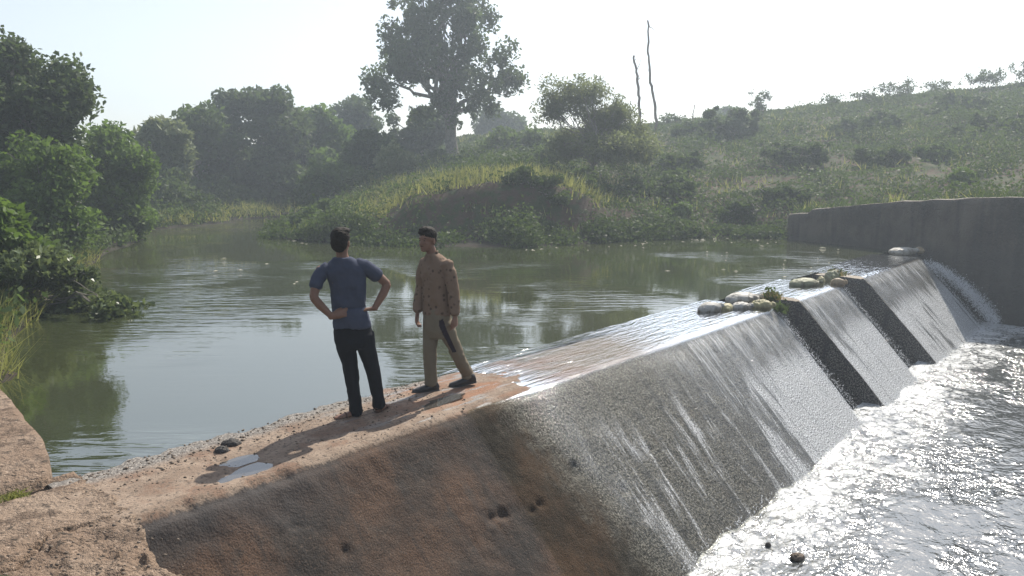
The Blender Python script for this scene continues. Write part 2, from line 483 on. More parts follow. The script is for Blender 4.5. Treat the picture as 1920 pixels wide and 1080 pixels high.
def land(x, y):
    z = land0(x, y)
    # the undercut earth bank: a steep face with a grassy shelf above it
    t = y - shore_y(x) - .35 * fbm(x * .9, 0 * x, seed=44)
    c = np.interp(x, [-5.0, -4.3, -3.2, -2.0, 0.5, 2.0, 3.2, 5.5], [.1, .55, 1.25, 1.5, 1.65, 1.45, .9, .6])
    shelf = .04 + .14 * smooth(-.1, .4, t) + c * smooth(.5, 1.75, t) + .13 * np.clip(t - 1.8, 0, 9)
    wb = smooth(7.5, 3.5, t) * smooth(-.6, .1, t) * smooth(-5.4, -4.4, x) * smooth(6.5, 4.0, x)
    z = z * (1 - wb) + shelf * wb
    up = smooth(0.05, .8, z)
    z = z + up * (.22 * fbm(x * .45, y * .45, seed=3) + .16 * fbm(x * 1.7, y * 1.7, seed=9))
    u, n = xy2un(x, y)
    back = smooth(wing_u(n) + 4.5, wing_u(n) + 1.5, u) * smooth(10.5, 9.6, n) * (u > wing_u(n) + .3)
    z = np.where(back > 0, np.maximum(z, z * (1 - back) + (wall_top(n) - .10) * back), z)
    bed = (u > 1.4) & (u < np.minimum(wing_u(n) + .45, 26.4)) & (n < 6.0)
    bed2 = (u > 20) & (u < wing_u(n) + .45) & (n < 9.8) & (n >= 6.0)
    z = np.where(bed2, np.minimum(z, -.9), z)
    z = np.where(bed, np.minimum(z, -2.6), z)
    return z

xs = np.concatenate([np.linspace(-140, -30, 23)[:-1], np.linspace(-30, 40, 234), np.linspace(40, 140, 21)[1:]])
ys = np.concatenate([np.linspace(-110, -4, 23)[:-1], np.linspace(-4, 62, 220), np.linspace(62, 150, 19)[1:]])
X, Y = np.meshgrid(xs, ys)
gr = link('ground', grid_mesh('ground', np.stack([X, Y, land(X, Y)], -1)), M['ground'])
tag(gr, 'brown earth of the river banks and hillside', 'ground', kind='structure')

# ------------------------------------------------------------------ waters
def pool_mesh():
    us = np.linspace(-70, 60, 66); ns = np.concatenate([[6.02], np.linspace(7, 70, 40)])
    U, N = np.meshgrid(us, ns)
    x, y = un2xy(U, N)
    return grid_mesh('pool_water', np.stack([x, y, 0 * x], -1))
tag(link('pool_water', pool_mesh(), M['pool']), 'calm green pool held back by the weir', 'water', kind='structure')

N_FRONT, N_BACK, N_TOE, Z_LOW = 4.95, 6.10, 3.40, -1.70

def stream_mesh():
    us = np.concatenate([np.linspace(-14, 5, 40)[:-1], np.linspace(5, 25, 500)])
    ns = np.concatenate([np.linspace(-30, -5, 50)[:-1], np.linspace(-5, 3.75, 240)])
    U, N = np.meshgrid(us, ns)
    x, y = un2xy(U, N)
    dt = np.clip(3.4 - N, 0, 40)
    amp = .010 + .045 * np.exp(-dt / 1.6) + .02 * np.exp(-((U - 23) / 2.0) ** 2)
    h = fbm(U * 1.6, N * 2.6, seed=31, octv=4, gain=.6) * amp + .02 * fbm(U * .5, N * .9, seed=37, octv=2)
    return grid_mesh('stream_water', np.stack([x, y, Z_LOW + h], -1), np.stack([U, 3.4 - N], -1))
tag(link('stream_water', stream_mesh(), M['stream']), 'foaming tail water glittering below the weir', 'water', kind='structure')

# ------------------------------------------------------------------ weir
FACE_L = math.hypot(N_FRONT - N_TOE, Z_LOW)
FD = np.array(((N_TOE - N_FRONT) / FACE_L, Z_LOW / FACE_L))      # (dn, dz) down the face
FN = np.array((FD[1], -FD[0]))                                   # outward normal of the face (n, z)
CRW = N_BACK - N_FRONT

def profile(s):
    """crest s in 0..CRW then face; a small rounded lip"""
    s = np.asarray(s, float)
    n = np.where(s < CRW, N_BACK - s, N_FRONT + (s - CRW) * FD[0])
    z = np.where(s < CRW, 0.0, (s - CRW) * FD[1])
    return n, z

def crest_z(u, n):
    base = .045 * smooth(7.5, 4.5, u) - .035 * smooth(6.0, 9.5, u)
    rough = .016 + .014 * smooth(4.2, 3.2, u)
    dip = -.05 * np.exp(-(((u - 2.98) / .33) ** 2 + ((n - 5.20) / .14) ** 2)) - .045 * np.exp(-(((u - 3.10) / .3) ** 2 + ((n - 5.5) / .14) ** 2))
    return base + rough * fbm(u * 2.2, n * 2.2, seed=5) + .007 * fbm(u * 11, n * 11, seed=6, octv=5, gain=.65) + dip

PITS = [(4.66, 1.17, .17, .030), (4.92, 1.00, .07, .06), (6.10, .95, .085, .05), (5.28, 1.10, .05, .05), (5.42, 1.06, .045, .05), (4.80, .98, .06, .05), (3.35, .72, .05, .04), (3.05, .40, .045, .03), (6.6, 1.35, .07, .04), (7.4, 1.1, .08, .03), (8.8, 1.15, .09, .03)]
def block_mesh(name, u0, u1, du, ds):
    us = np.linspace(u0, u1, int((u1 - u0) / du) + 1)
    sf = np.arange(-1.6, CRW + FACE_L + .75, ds)
    S, U = np.meshgrid(sf, us, indexing='ij')
    n, z = profile(np.maximum(S, 0))
    n = np.where(S < 0, N_BACK, n)
    z = np.where(S < 0, S, z)
    oncrest = smooth(-.03, .04, S) * smooth(CRW + .05, CRW - .06, S)
    onface = smooth(CRW - .02, CRW + .12, S)
    z = z + oncrest * crest_z(U, n) + (1 - oncrest) * onface * smooth(CRW + .3, CRW, S) * crest_z(U, N_FRONT)
    near = smooth(7.0, 4.5, U)
    disp = onface * ((.016 + .012 * near) * fbm(U * 1.8, S * 1.8, seed=11) + .009 * fbm(U * 12, S * 12, seed=12, octv=3, gain=.6))
    # worn chips along the front lip of the near end
    lip = np.exp(-((S - CRW) / .07) ** 2)
    disp = disp - lip * (.018 + .03 * near * np.clip(fbm(U * 4.1, 0 * U, seed=15, gain=.65), 0, 1) * 1.8)
    back = np.exp(-(S / .10) ** 2)
    disp2 = back * (.02 + .13 * near * fbm(U * 3.3, 0 * U, seed=16, octv=5, gain=.65))
    for pu, psd, r, dp in PITS:
        q = np.hypot(U - pu + r * .9 * fbm(U * 7, S * 7, seed=18), (S - CRW - psd) * 1.2 + r * .9 * fbm(U * 7, S * 7, seed=20)) / r
        disp = disp - .6 * dp * np.exp(-q ** 3) * (1 + .4 * fbm(U * 20, S * 20, seed=19))
    n = n + disp * FN[0]
    z = z + disp * FN[1]
    n = n - np.clip(disp2, -.10, .12)
    x, y = un2xy(U, n)
    P = np.stack([x, y, z], -1)
    h, wd = P.shape[:2]
    me = grid_mesh(name, P, np.stack([U, S], -1))
    # side walls: one n-gon per end
    bm = bmesh.new(); bm.from_mesh(me); bm.verts.ensure_lookup_table()
    uvl = bm.loops.layers.uv.active
    for col, flip in ((0, False), (wd - 1, True)):
        ids = [r * wd + col for r in range(h)]
        # mesh the side as strips between face and a vertical back line
        prev = None
        nb = N_BACK
        top = next(i for i, s in enumerate(sf) if s >= 0)
        bm.verts.ensure_lookup_table()
        loop = [bm.verts[i] for i in ids]
        vs = [bm.verts.new(v.co) for v in (loop if flip else loop[::-1])]
        f = bm.faces.new(vs)
        f.smooth = False
        for lp in f.loops:
            uu, nn = xy2un(lp.vert.co.x, lp.vert.co.y)
            lp[uvl].uv = (20 + nn, CRW + .25 - lp.vert.co.z)
    bm.normal_update()
    bm.to_mesh(me); bm.free()
    return me

BLOCKS = [(1.9, 12.67), (13.92, 16.15), (17.80, 22.75)]
weir = empty('weir', (*un2xy(12, 5), -2.2))
tag(weir, 'concrete weir with sloping face and two slots, water sheeting over its far half', 'weir')
def child(name, me, m, root):
    o = link(name, me, m)
    o.parent = root
    o.matrix_parent_inverse = root.matrix_basis.inverted()
    return o
bpy.context.view_layer.update()
for i, (a, b_) in enumerate(BLOCKS):
    child('spillway_block', block_mesh('spillway_block', a, b_, .025 if i == 0 else .05, .025 if i == 0 else .05), M['weir'], weir)
# low sill that closes the slots at their upstream end and floors them
def box_pts(u0, u1, n0, n1, z0, z1, nu=8, nn=8):
    bm = bmesh.new()
    vs = []
    for (u, n, z) in [(u0, n0, z0), (u1, n0, z0), (u1, n1, z0), (u0, n1, z0), (u0, n0, z1), (u1, n0, z1), (u1, n1, z1), (u0, n1, z1)]:
        x, y = un2xy(u, n); vs.append(bm.verts.new((x, y, z)))
    for f in [(0, 3, 2, 1), (4, 5, 6, 7), (0, 1, 5, 4), (1, 2, 6, 5), (2, 3, 7, 6), (3, 0, 4, 7)]:
        bm.faces.new([vs[i] for i in f])
    bmesh.ops.subdivide_edges(bm, edges=bm.edges[:], cuts=6, use_grid_fill=True)
    for v in bm.verts:
        k = fbm(np.array([v.co.x * 2]), np.array([v.co.y * 2]), np.array([v.co.z * 2]), seed=41)[0]
        v.co += Vector((k, -k, k)) * .015
    bmesh.ops.recalc_face_normals(bm, faces=bm.faces[:])
    me = bpy.data.meshes.new('box')
    bm.to_mesh(me); bm.free()
    return me
for a, b_ in ((12.67, 13.92), (16.15, 17.80), (22.75, 23.62)):
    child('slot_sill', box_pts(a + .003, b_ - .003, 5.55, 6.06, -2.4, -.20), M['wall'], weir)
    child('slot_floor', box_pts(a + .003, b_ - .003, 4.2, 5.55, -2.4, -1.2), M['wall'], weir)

def film_mesh(u0, u1):
    us = np.linspace(u0, u1, int((u1 - u0) / .04) + 1)
    sf = np.arange(-.08, CRW + FACE_L + .1, .035)
    S, U = np.meshgrid(sf, us, indexing='ij')
    n, z = profile(np.maximum(S, 0)); n = np.where(S < 0, N_BACK - S, n)
    on = smooth(CRW - .08, CRW + .10, S)
    lv = .012 + .008 * smooth(8, 12, U)
    z = z + lv * (1 - on) - .03 * on * 0
    near = smooth(CRW + .3, CRW, S) * on
    d = on * (.020 + .006 * fbm(U * 9, S * 1.6, seed=51) + .014 * fbm(U * 1.8, S * 1.8, seed=11))
    z = z + d * FN[1] + near * np.maximum(crest_z(U, N_FRONT), -.03) * .6
    n = n + d * FN[0]
    lip = np.exp(-((S - CRW) / .07) ** 2)
    z = z - lip * .012
    x, y = un2xy(U, n)
    return grid_mesh('running_water', np.stack([x, y, z], -1), np.stack([U, S], -1))
for i, (a, b_) in enumerate(BLOCKS):
    f = link('running_water', film_mesh(5.2 if i == 0 else a - .02, b_ + .03), M['film'])
    tag(f, 'thin sheet of water running over the weir crest and down its face', 'water', kind='structure')

# ------------------------------------------------------------------ right abutment wall with its flared upstream wing
def wall_mesh():
    path = [(26.1, 9.8), (24.9, 7.0), (23.62, 4.0), (23.62, -4.0), (23.62, -16.0)]
    tops = [.98, 1.30, 1.60, 1.72, 1.85]
    pts = []
    for (p, q, t0, t1) in zip(path[:-1], path[1:], tops[:-1], tops[1:]):
        k = max(4, int(math.hypot(q[0] - p[0], q[1] - p[1]) / .2))
        for i in range(k):
            t = i / k
            pts.append((p[0] + (q[0] - p[0]) * t, p[1] + (q[1] - p[1]) * t, t0 + (t1 - t0) * t))
    pts.append((*path[-1], tops[-1]))
    pts = np.array(pts)
    L = len(pts)
    rows = []
    top = pts[:, 2] + .05 * fbm(np.arange(L) * .21, 0 * pts[:, 0], seed=61) - .12 * smooth(14, 6, np.arange(L)) * (np.arange(L) < 5)
    hs = np.linspace(0, 1, 22)
    for h in hs:
        z = -2.4 + (top + 2.4) * h
        off = .03 * fbm(pts[:, 1] * 1.1, z * 1.1, seed=62) + .012 * fbm(pts[:, 1] * 5, z * 5, seed=63)
        rows.append(np.stack([pts[:, 0] + off + (.02 if h == 1 else 0), pts[:, 1], z], -1))
    for k, t in enumerate((.08, .25, .45, .62)):
        rows.append(np.stack([pts[:, 0] + t, pts[:, 1] + .1 * t, top + .025 * fbm(pts[:, 1] * 2, t + 0 * top, seed=64)], -1))
    rows.append(np.stack([pts[:, 0] + .63, pts[:, 1], 0 * top - 2.4], -1))
    G = np.array(rows)
    x, y = un2xy(G[..., 0], G[..., 1])
    me = grid_mesh('wall', np.stack([x, y, G[..., 2]], -1))
    bm = bmesh.new(); bm.from_mesh(me); bm.verts.ensure_lookup_table()
    h, wd = G.shape[:2]
    bm.faces.new([bm.verts[r * wd] for r in range(h)])
    bm.faces.new([bm.verts[r * wd + wd - 1] for r in range(h)][::-1])
    bmesh.ops.recalc_face_normals(bm, faces=bm.faces[:])
    bm.to_mesh(me); bm.free()
    return me
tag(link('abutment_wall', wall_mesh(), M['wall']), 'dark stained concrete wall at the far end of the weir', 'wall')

# ------------------------------------------------------------------ left abutment: rough concrete shoulder and higher wing block
def abut_mesh():
    us = np.linspace(-2.4, 2.22, 330); ns = np.linspace(2.2, 6.1, 280)
    U, N = np.meshgrid(us, ns)
    z = .06 + .02 * fbm(U * 2, N * 2, seed=71) + .012 * fbm(U * 9, N * 9, seed=72)
    z = z - smooth(4.9, 2.8, N) * .42 + .05 * fbm(U * 1.1, N * 1.1, seed=73) * smooth(5.2, 4.4, N)
    z = z - .11 * np.clip(fbm(U * 3.2, N * 3.2, seed=75) - .05, 0, 1) * smooth(5.1, 4.6, N) - .05 * np.clip(fbm(U * 8, N * 8, seed=77), 0, 1) * smooth(5.3, 4.7, N)
    cr = np.abs(fbm(U * 1.1 + 3, N * 1.1, seed=78, octv=5, gain=.6))
    z = z - .06 * np.exp(-(cr / .022) ** 2) * smooth(5.8, 5.2, N)
    z = z + .05 * (smooth(-.02, .03, fbm(U * 1.5, N * 1.5, seed=79, octv=5, gain=.6)) - .5) * smooth(5.3, 4.8, N)
    # crack where it meets the wing block
    z = z - .10 * np.exp(-((N - 5.98 - .05 * fbm(U * 2.5, 0 * U, seed=74)) / .05) ** 2) * smooth(2.15, 1.9, U)
    edge = 2.10 + .09 * fbm(N * 4, 0 * N, seed=76, octv=5, gain=.6) - .12 * smooth(5.0, 4.6, N)
    Ue = np.minimum(U, edge)
    z = np.where(U > edge, z - (U - edge) * 25, z)
    z = np.where(N <= ns[0] + 1e-6, -2.4, z)
    x, y = un2xy(Ue, N)
    return grid_mesh('abutment', np.stack([x, y, z], -1))
def wing_mesh():
    us = np.linspace(-4.0, 1.0, 120); ns = np.linspace(6.0, 13.0, 150)
    U, N = np.meshgrid(us, ns)
    edge = 2.06 + (N - 6.0) * .15 + .03 * fbm(N * 1.6, 0 * N, seed=81) - .10 * np.exp(-((N - 6.0) / .25) ** 2)
    V = -4 + (U + 4) / 5.0 * (edge + 4)
    z = .15 + .02 * fbm(V * 1.8, N * 1.8, seed=82) + .010 * fbm(V * 9, N * 9, seed=83)
    z = z - .06 * smooth(6.25, 6.0, N) + .10 * smooth(1.2, -1.0, V)
    z = np.where(U > 1.0 - 1e-6, -1.2, z)
    z = np.where(N < 6.0 + 1e-6, -.6, z)
    V = np.where(U > 1.0 - 1e-6, V + .04, V)
    x, y = un2xy(V, N)
    return grid_mesh('wing', np.stack([x, y, z], -1))
ab = link('abutment', abut_mesh(), M['abut'])
tag(ab, 'rough broken tan concrete shoulder at the near end of the weir', 'abutment')
tag(link('wing_wall', wing_mesh(), M['abut']), 'flat topped tan concrete wing wall beside the pool at lower left', 'wall')

# shallow puddles on the crest
def blob_sheet(name, u, n, ru, rn, z, seed, m):
    k = 40
    a = np.linspace(0, 2 * math.pi, k, endpoint=False)
    rr = 1 + .35 * fbm(np.cos(a) * 1.5, np.sin(a) * 1.5, seed=seed)
    rings = []
    for t in (.02, .4, .75, 1.0):
        x, y = un2xy(u + np.cos(a) * ru * rr * t, n + np.sin(a) * rn * rr * t)
        rings.append(np.stack([x, y, 0 * x + z], -1))
    P = np.array(rings); P = np.concatenate([P, P[:, :1]], 1)
    return link(name, grid_mesh(name, P), m)
bpd = NB('puddle_water')
M['puddle'] = bpd.done(bpd.mixs(.92, bpd.n('ShaderNodeBsdfTransparent').outputs[0], bpd.bsdf(color=(.06, .055, .05), rough=.03, ior=2.4)))
for i, (u, n, ru, rn) in enumerate([(2.98, 5.20, .36, .15), (3.08, 5.50, .32, .14), (5.05, 5.32, .5, .10)]):
    z = float(np.mean(crest_z(np.full(9, u) + np.linspace(-.2, .2, 9), np.full(9, n)))) + (.007 if i < 2 else .002)
    tag(blob_sheet('puddle', u, n, ru, rn, z, 90 + i, M['puddle']), 'shallow puddle lying on the weir crest', 'water', kind='structure')
# ------------------------------------------------------------------ vegetation
def leaf_mesh(name, C, size, tint, rs, elong=1.8, up=0.0, axis=None, jitter=.35):
    """one pointed leaf card per centre; C (n,3), size (n,), tint (n,)"""
    n = len(C)
    d = rs.normal(size=(n, 3)) if axis is None else axis + jitter * rs.normal(size=(n, 3))
    d /= np.linalg.norm(d, axis=1, keepdims=True) + 1e-9
    q = rs.normal(size=(n, 3)); q[:, 2] += up
    e = np.cross(d, q); e /= np.linalg.norm(e, axis=1, keepdims=True) + 1e-9
    s = np.asarray(size)[:, None]
    a = d * s * .5 * elong; b = e * s * .5
    V = np.stack([C - a, C + b * .9 - a * .1, C + a, C - b * .9 - a * .1], 1).reshape(-1, 3)
    Q = np.arange(n * 4).reshape(n, 4)
    me = quads_mesh(name, V, Q, shade=False)
    at_ = me.attributes.new('tint', 'FLOAT', 'FACE')
    at_.data.foreach_set('value', np.clip(tint, 0, 1).astype(np.float32))
    return me

def tubes_mesh(name, paths, sides=7):
    """paths: list of (points (k,3), radii (k,)) -> one mesh"""
    V, Q, off = [], [], 0
    for P, r in paths:
        P = np.asarray(P, float); r = np.asarray(r, float)
        k = len(P)
        T = np.gradient(P, axis=0); T /= np.linalg.norm(T, axis=1, keepdims=True) + 1e-9
        ref = np.where(np.abs(T[:, 2:3]) > .9, np.array([[1., 0, 0]]), np.array([[0, 0, 1.]]))
        A = np.cross(T, ref); A /= np.linalg.norm(A, axis=1, keepdims=True) + 1e-9
        B = np.cross(T, A)
        ang = np.linspace(0, 2 * math.pi, sides, endpoint=False)
        ring = P[:, None] + r[:, None, None] * (np.cos(ang)[None, :, None] * A[:, None] + np.sin(ang)[None, :, None] * B[:, None])
        V.append(ring.reshape(-1, 3))
        i = np.arange(k * sides).reshape(k, sides)
        j = np.roll(i, -1, axis=1)
        Q.append(np.stack([i[:-1], j[:-1], j[1:], i[1:]], -1).reshape(-1, 4) + off)
        off += k * sides
    return quads_mesh(name, np.concatenate(V), np.concatenate(Q))

def limb(rs, a, b, r0, r1, k=7, wob=.06, sag=0.0):
    a = np.asarray(a, float); b = np.asarray(b, float)
    t = np.linspace(0, 1, k)[:, None]
    L = np.linalg.norm(b - a)
    P = a + (b - a) * t + rs.normal(size=(k, 3)) * wob * L * np.sin(t * math.pi)
    P[:, 2] += np.sin(t[:, 0] * math.pi) * sag * L
    return P, r0 + (r1 - r0) * t[:, 0] ** .8

def crown_points(rs, blobs, nclump, nleaf, clump_r, shell=.55, droop=0.0, flat=.8):
    """blobs: (x,y,z,rx,ry,rz) ; returns leaf centres, tint, clump centres"""
    vol = np.array([b[3] * b[4] * b[5] for b in blobs]) ** .75
    pick = rs.choice(len(blobs), nclump, p=vol / vol.sum())
    d = rs.normal(size=(nclump, 3)); d /= np.linalg.norm(d, axis=1, keepdims=True)
    rad = shell + (1.22 - shell) * rs.random(nclump)
    inner = rs.random(nclump) < .25
    rad = np.where(inner, rs.random(nclump) * .7, rad)
    B = np.array(blobs)[pick]
    CC = B[:, :3] + d * rad[:, None] * B[:, 3:]
    cr = clump_r * (.42 + 1.0 * rs.random(nclump) ** 1.6)
    ct = rs.random(nclump)
    # a few sprigs that stand out beyond the outline
    spr = rs.random(nclump) < .18
    CC = CC + np.where(spr[:, None], d * (.25 + .5 * rs.random(nclump))[:, None] * clump_r, 0)
    cr = np.where(spr, cr * .55, cr)
    w_ = cr ** 2
    pc = rs.choice(nclump, nleaf, p=w_ / w_.sum())
    g = rs.normal(size=(nleaf, 3)); g *= (rs.random(nleaf) ** .45 / (np.linalg.norm(g, axis=1) + 1e-9))[:, None]
    C = CC[pc] + g * cr[pc][:, None] * np.array([1, 1, flat])
    if droop:
        C[:, 2] -= droop * rs.random(nleaf) ** 2 * cr[pc]
    tint = .7 * ct[pc] + .3 * rs.random(nleaf)
    return C, tint, CC

def px_blob(px, py, rx, ry, d, dy, depth):
    """crown lobe given by its place and size as seen; depth = half thickness along the view"""
    c = at(px, py, d + dy)
    k = d / F_PX
    return (*c, rx * k, depth, ry * k)

def ground_at(px, py, d):
    p = at(px, py, d)
    return np.array((p[0], p[1], float(land(p[0:1], p[1:2])[0])))

def make_tree(name, label, cat, foot, blobs, nclump, nleaf, size, mat, clump_r, trunk_r=.15, seed=1, group=None, nlimb=14,
              droop=0.0, elong=1.8, fork=None, stems=1, shell=.55, flat=.8, bark='bark', up=0.0, trunk=True, voids=()):
    rs = np.random.default_rng(seed)
    foot = np.asarray(foot, float)
    C, tint, CC = crown_points(rs, blobs, nclump, nleaf, clump_r, shell, droop, flat)
    for vx, vy, vz, ra, rb, rc in voids:        # open gaps in the crown
        q = ((C[:, 0] - vx) / ra) ** 2 + ((C[:, 1] - vy) / rb) ** 2 + ((C[:, 2] - vz) / rc) ** 2
        k = q > .5 + .5 * rs.random(len(C))
        C, tint = C[k], tint[k]
    sz = size * (.6 + .8 * rs.random(len(C)))
    root = empty(name, foot)
    me = leaf_mesh('crown', C - foot, sz, tint, rs, elong, up)
    o = link('crown', me, M[mat], root)
    if trunk:
        paths = []
        top = np.mean(np.array(blobs)[:, :3], axis=0) if fork is None else np.asarray(fork, float)
        for k in range(stems):
            f0 = foot + np.array([rs.normal() * .06, rs.normal() * .06, -.25]) * (1 if stems > 1 else (0, 0, 1))
            tp = top + (rs.normal(size=3) * np.array([.5, .5, .2]) if stems > 1 else 0)
            P, r = limb(rs, f0, tp, trunk_r, trunk_r * .6, 9, .03)
            r[0] *= 1.35; r[1] *= 1.1
            paths.append((P - foot, r))
            tips = CC[rs.choice(len(CC), min(nlimb, len(CC)), replace=False)]
            for t in tips:
                j = rs.integers(4, 9)
                P2, r2 = limb(rs, P[j], t, r[j] * .55, .012 + trunk_r * .04, 8, .05, .05)
                paths.append((P2 - foot, r2))
                for _ in range(2):
                    t2 = CC[np.argsort(np.linalg.norm(CC - t, axis=1))[rs.integers(1, 6)]]
                    P3, r3 = limb(rs, P2[5], t2, r2[5] * .6, .008, 5, .05)
                    paths.append((P3 - foot, r3))
        link('trunk', tubes_mesh('trunk', paths), M[bark], root)
    tag(root, label, cat, group)
    return root

def tree_px(name, label, d, base, lobes, nclump, nleaf, size, mat, clump_r, seed, depth=None, lobe=1.0, split=4, **kw):
    """lobes: (px, py, rx, ry[, dy]) in photo pixels at forward distance d"""
    rs = np.random.default_rng(seed + 500)
    bl = []
    for L in lobes:
        dp = (L[2] + L[3]) * .5 * d / F_PX if depth is None else depth
        dy = L[4] if len(L) > 4 else rs.normal() * dp * .5
        for _ in range(split):
            f_ = rs.uniform(.48, .74) if split > 1 else 1.0
            o1, o2 = (rs.uniform(-.5, .5, 2) if split > 1 else (0, 0))
            bl.append(px_blob(L[0] + o1 * L[2], L[1] + o2 * L[3], L[2] * lobe * f_, L[3] * lobe * f_, d, dy + rs.normal() * dp * .3, dp * lobe * f_))
    kw['voids'] = [px_blob(v[0], v[1], v[2], v[3], d, 0, 4.0) for v in kw.get('voids', ())]
    foot = ground_at(base[0], base[1], d)
    return make_tree(name, label, 'tree' if 'tree' in name else 'bush', foot, bl, nclump, nleaf, size, M and mat, clump_r, seed=seed, **kw)

# --- the big tree on the bank
tree_px('broadleaf_tree', 'tallest dark broadleaf tree with gaps in its crown, on the bank behind the men', 45, (848, 300),
        [(800, 60, 75, 70), (850, 30, 70, 60), (742, 60, 42, 45), (735, 125, 50, 42), (780, 140, 55, 40), (722, 165, 38, 28), (770, 200, 42, 26),
         (880, 80, 42, 50), (935, 115, 36, 28), (955, 135, 22, 25), (895, 165, 55, 35), (850, 190, 48, 28), (920, 190, 32, 20), (820, -15, 70, 45), (700, 150, 20, 18), (865, 120, 35, 40)],
        250, 23000, .15, 'leaf_dark', .66, 11, trunk_r=.42, nlimb=34, droop=.9, fork=at(845, 175, 45), shell=.5, lobe=1.02, split=3,
        voids=[(818, 92, 13, 9), (873, 82, 9, 15), (797, 165, 30, 17), (785, 192, 22, 12), (893, 118, 10, 10), (930, 140, 7, 16), (872, 222, 18, 11), (840, 60, 8, 8), (845, 135, 9, 12), (915, 165, 12, 7)])
tree_px('broadleaf_tree', 'low dark round tree tucked under the left side of the tallest tree', 52, (800, 300),
        [(785, 240, 42, 34), (762, 262, 35, 25), (805, 250, 24, 32)], 60, 9000, .18, 'leaf_dark', .8, 12, trunk_r=.18)
# --- thorn tree right of it
tree_px('acacia_tree', 'feathery pale green thorn tree with thin forked stems right of the tallest tree', 33, (1100, 345),
        [(1100, 180, 70, 46), (1050, 200, 45, 42), (1160, 195, 40, 40), (1110, 235, 90, 45), (1190, 235, 40, 40), (1050, 250, 40, 30), (1130, 275, 85, 35), (1195, 275, 35, 30), (1060, 285, 40, 25)],
        440, 32000, .058, 'leaf_thorn', .42, 13, trunk_r=.055, nlimb=26, stems=4, fork=at(1105, 270, 33), elong=2.6, shell=.35, split=2)
# --- left bank, nearest first
tree_px('broadleaf_tree', 'tall dark tree rising highest at the left edge of the view', 22, (70, 440),
        [(15, 92, 34, 28), (20, 145, 50, 42), (105, 145, 40, 30), (70, 190, 70, 50), (120, 185, 45, 40), (40, 240, 70, 45), (125, 230, 40, 30), (-40, 160, 60, 70), (100, 285, 50, 40), (-30, 290, 70, 60)],
        380, 36000, .095, 'leaf_dark', .50, 14, trunk_r=.2, nlimb=26, droop=.5, shell=.4)
tree_px('leafy_tree', 'bright green bushy tree at the water edge in front of the tall left tree', 19.5, (100, 465),
        [(70, 310, 60, 50), (120, 345, 50, 50), (50, 380, 60, 50), (115, 410, 50, 45), (20, 330, 50, 50), (90, 440, 50, 30)],
        280, 22000, .085, 'leaf_bright', .42, 15, trunk_r=.1, stems=3, nlimb=10, droop=.4)
tree_px('leafy_tree', 'soft light green tree leaning over the water, second from the left', 26, (225, 445),
        [(215, 270, 40, 35), (250, 320, 42, 40), (190, 330, 40, 45), (225, 375, 48, 45), (255, 400, 38, 35), (200, 415, 40, 30)],
        250, 19000, .10, 'leaf_bright', .52, 16, trunk_r=.11, stems=2, nlimb=12, droop=.4)
tree_px('feathery_tree', 'pale feathery crowned tree peeping out behind the light green one', 38, (310, 420),
        [(310, 250, 35, 24), (290, 275, 25, 25), (335, 285, 25, 35), (310, 320, 40, 40)], 80, 10000, .15, 'leaf_pale', .6, 17, trunk_r=.12, droop=.6, elong=3)
tree_px('broadleaf_tree', 'blue green round headed tree left of the tallest one in the far grove', 44, (370, 405),
        [(365, 235, 30, 30), (390, 265, 45, 45), (350, 300, 40, 45), (370, 350, 50, 50)], 140, 14000, .19, 'leaf_mid', .8, 18, trunk_r=.2)
tree_px('broadleaf_tree', 'slimmer dark tree with a knobbly top in the middle of the far grove', 47, (430, 405),
        [(432, 200, 32, 25), (415, 235, 40, 35), (440, 280, 45, 50), (430, 345, 50, 50)], 120, 16000, .18, 'leaf_dark', .8, 19, trunk_r=.2)
tree_px('broadleaf_tree', 'tallest rounded dark tree of the far grove beyond the bend', 46, (510, 402),
        [(500, 195, 42, 28), (535, 220, 35, 30), (505, 250, 55, 45), (550, 265, 35, 40), (500, 320, 60, 55), (540, 345, 45, 45)], 150, 20000, .18, 'leaf_dark', .85, 20, trunk_r=.24)
tree_px('leafy_tree', 'lighter green tree at the right shoulder of the far grove', 50, (600, 380),
        [(590, 235, 30, 25), (610, 265, 40, 35), (575, 300, 40, 40), (610, 330, 50, 40)], 130, 12000, .20, 'leaf_bright', .85, 21, trunk_r=.18)
tree_px('broadleaf_tree', 'hazy flat topped tree standing alone left of the tallest tree', 60, (660, 330),
        [(660, 212, 38, 18), (645, 235, 30, 20), (680, 240, 28, 18), (660, 265, 40, 30)], 80, 9000, .22, 'leaf_dark', .9, 22, trunk_r=.2)
tree_px('round_bush', 'dark round bush on the bank below the hazy flat topped tree', 43, (690, 325),
        [(690, 282, 46, 28), (665, 300, 28, 22), (720, 295, 30, 24)], 70, 9000, .15, 'leaf_dark', .7, 23, trunk_r=.08, stems=3, nlimb=5)
tree_px('leafy_bush', 'olive green bush filling the gully at the foot of the far grove', 40, (630, 372),
        [(620, 335, 45, 32), (660, 345, 40, 25), (590, 355, 35, 25)], 70, 9000, .14, 'leaf_mid', .65, 24, trunk_r=.06, stems=3, nlimb=5)
tree_px('leafy_bush', 'pale weedy bush on the crest of the spur left of the big trunk', 39, (745, 330),
        [(740, 300, 28, 24), (760, 315, 28, 20)], 40, 5000, .11, 'leaf_pale', .5, 25, trunk_r=.05, stems=3, nlimb=4)
tree_px('broadleaf_tree', 'grey blue hazy tree far behind, right of the big trunk', 75, (945, 260),
        [(945, 228, 36, 22), (920, 245, 28, 18), (965, 245, 26, 15)], 60, 7000, .26, 'leaf_dark', 1.1, 26, trunk_r=.2)
tree_px('round_bush', 'dark bush on the bank just right of the big trunk', 46, (930, 300),
        [(945, 275, 40, 26), (915, 288, 22, 16), (972, 280, 34, 24), (995, 265, 26, 20)], 80, 9000, .15, 'leaf_mid', .7, 27, trunk_r=.08, stems=3, nlimb=5)
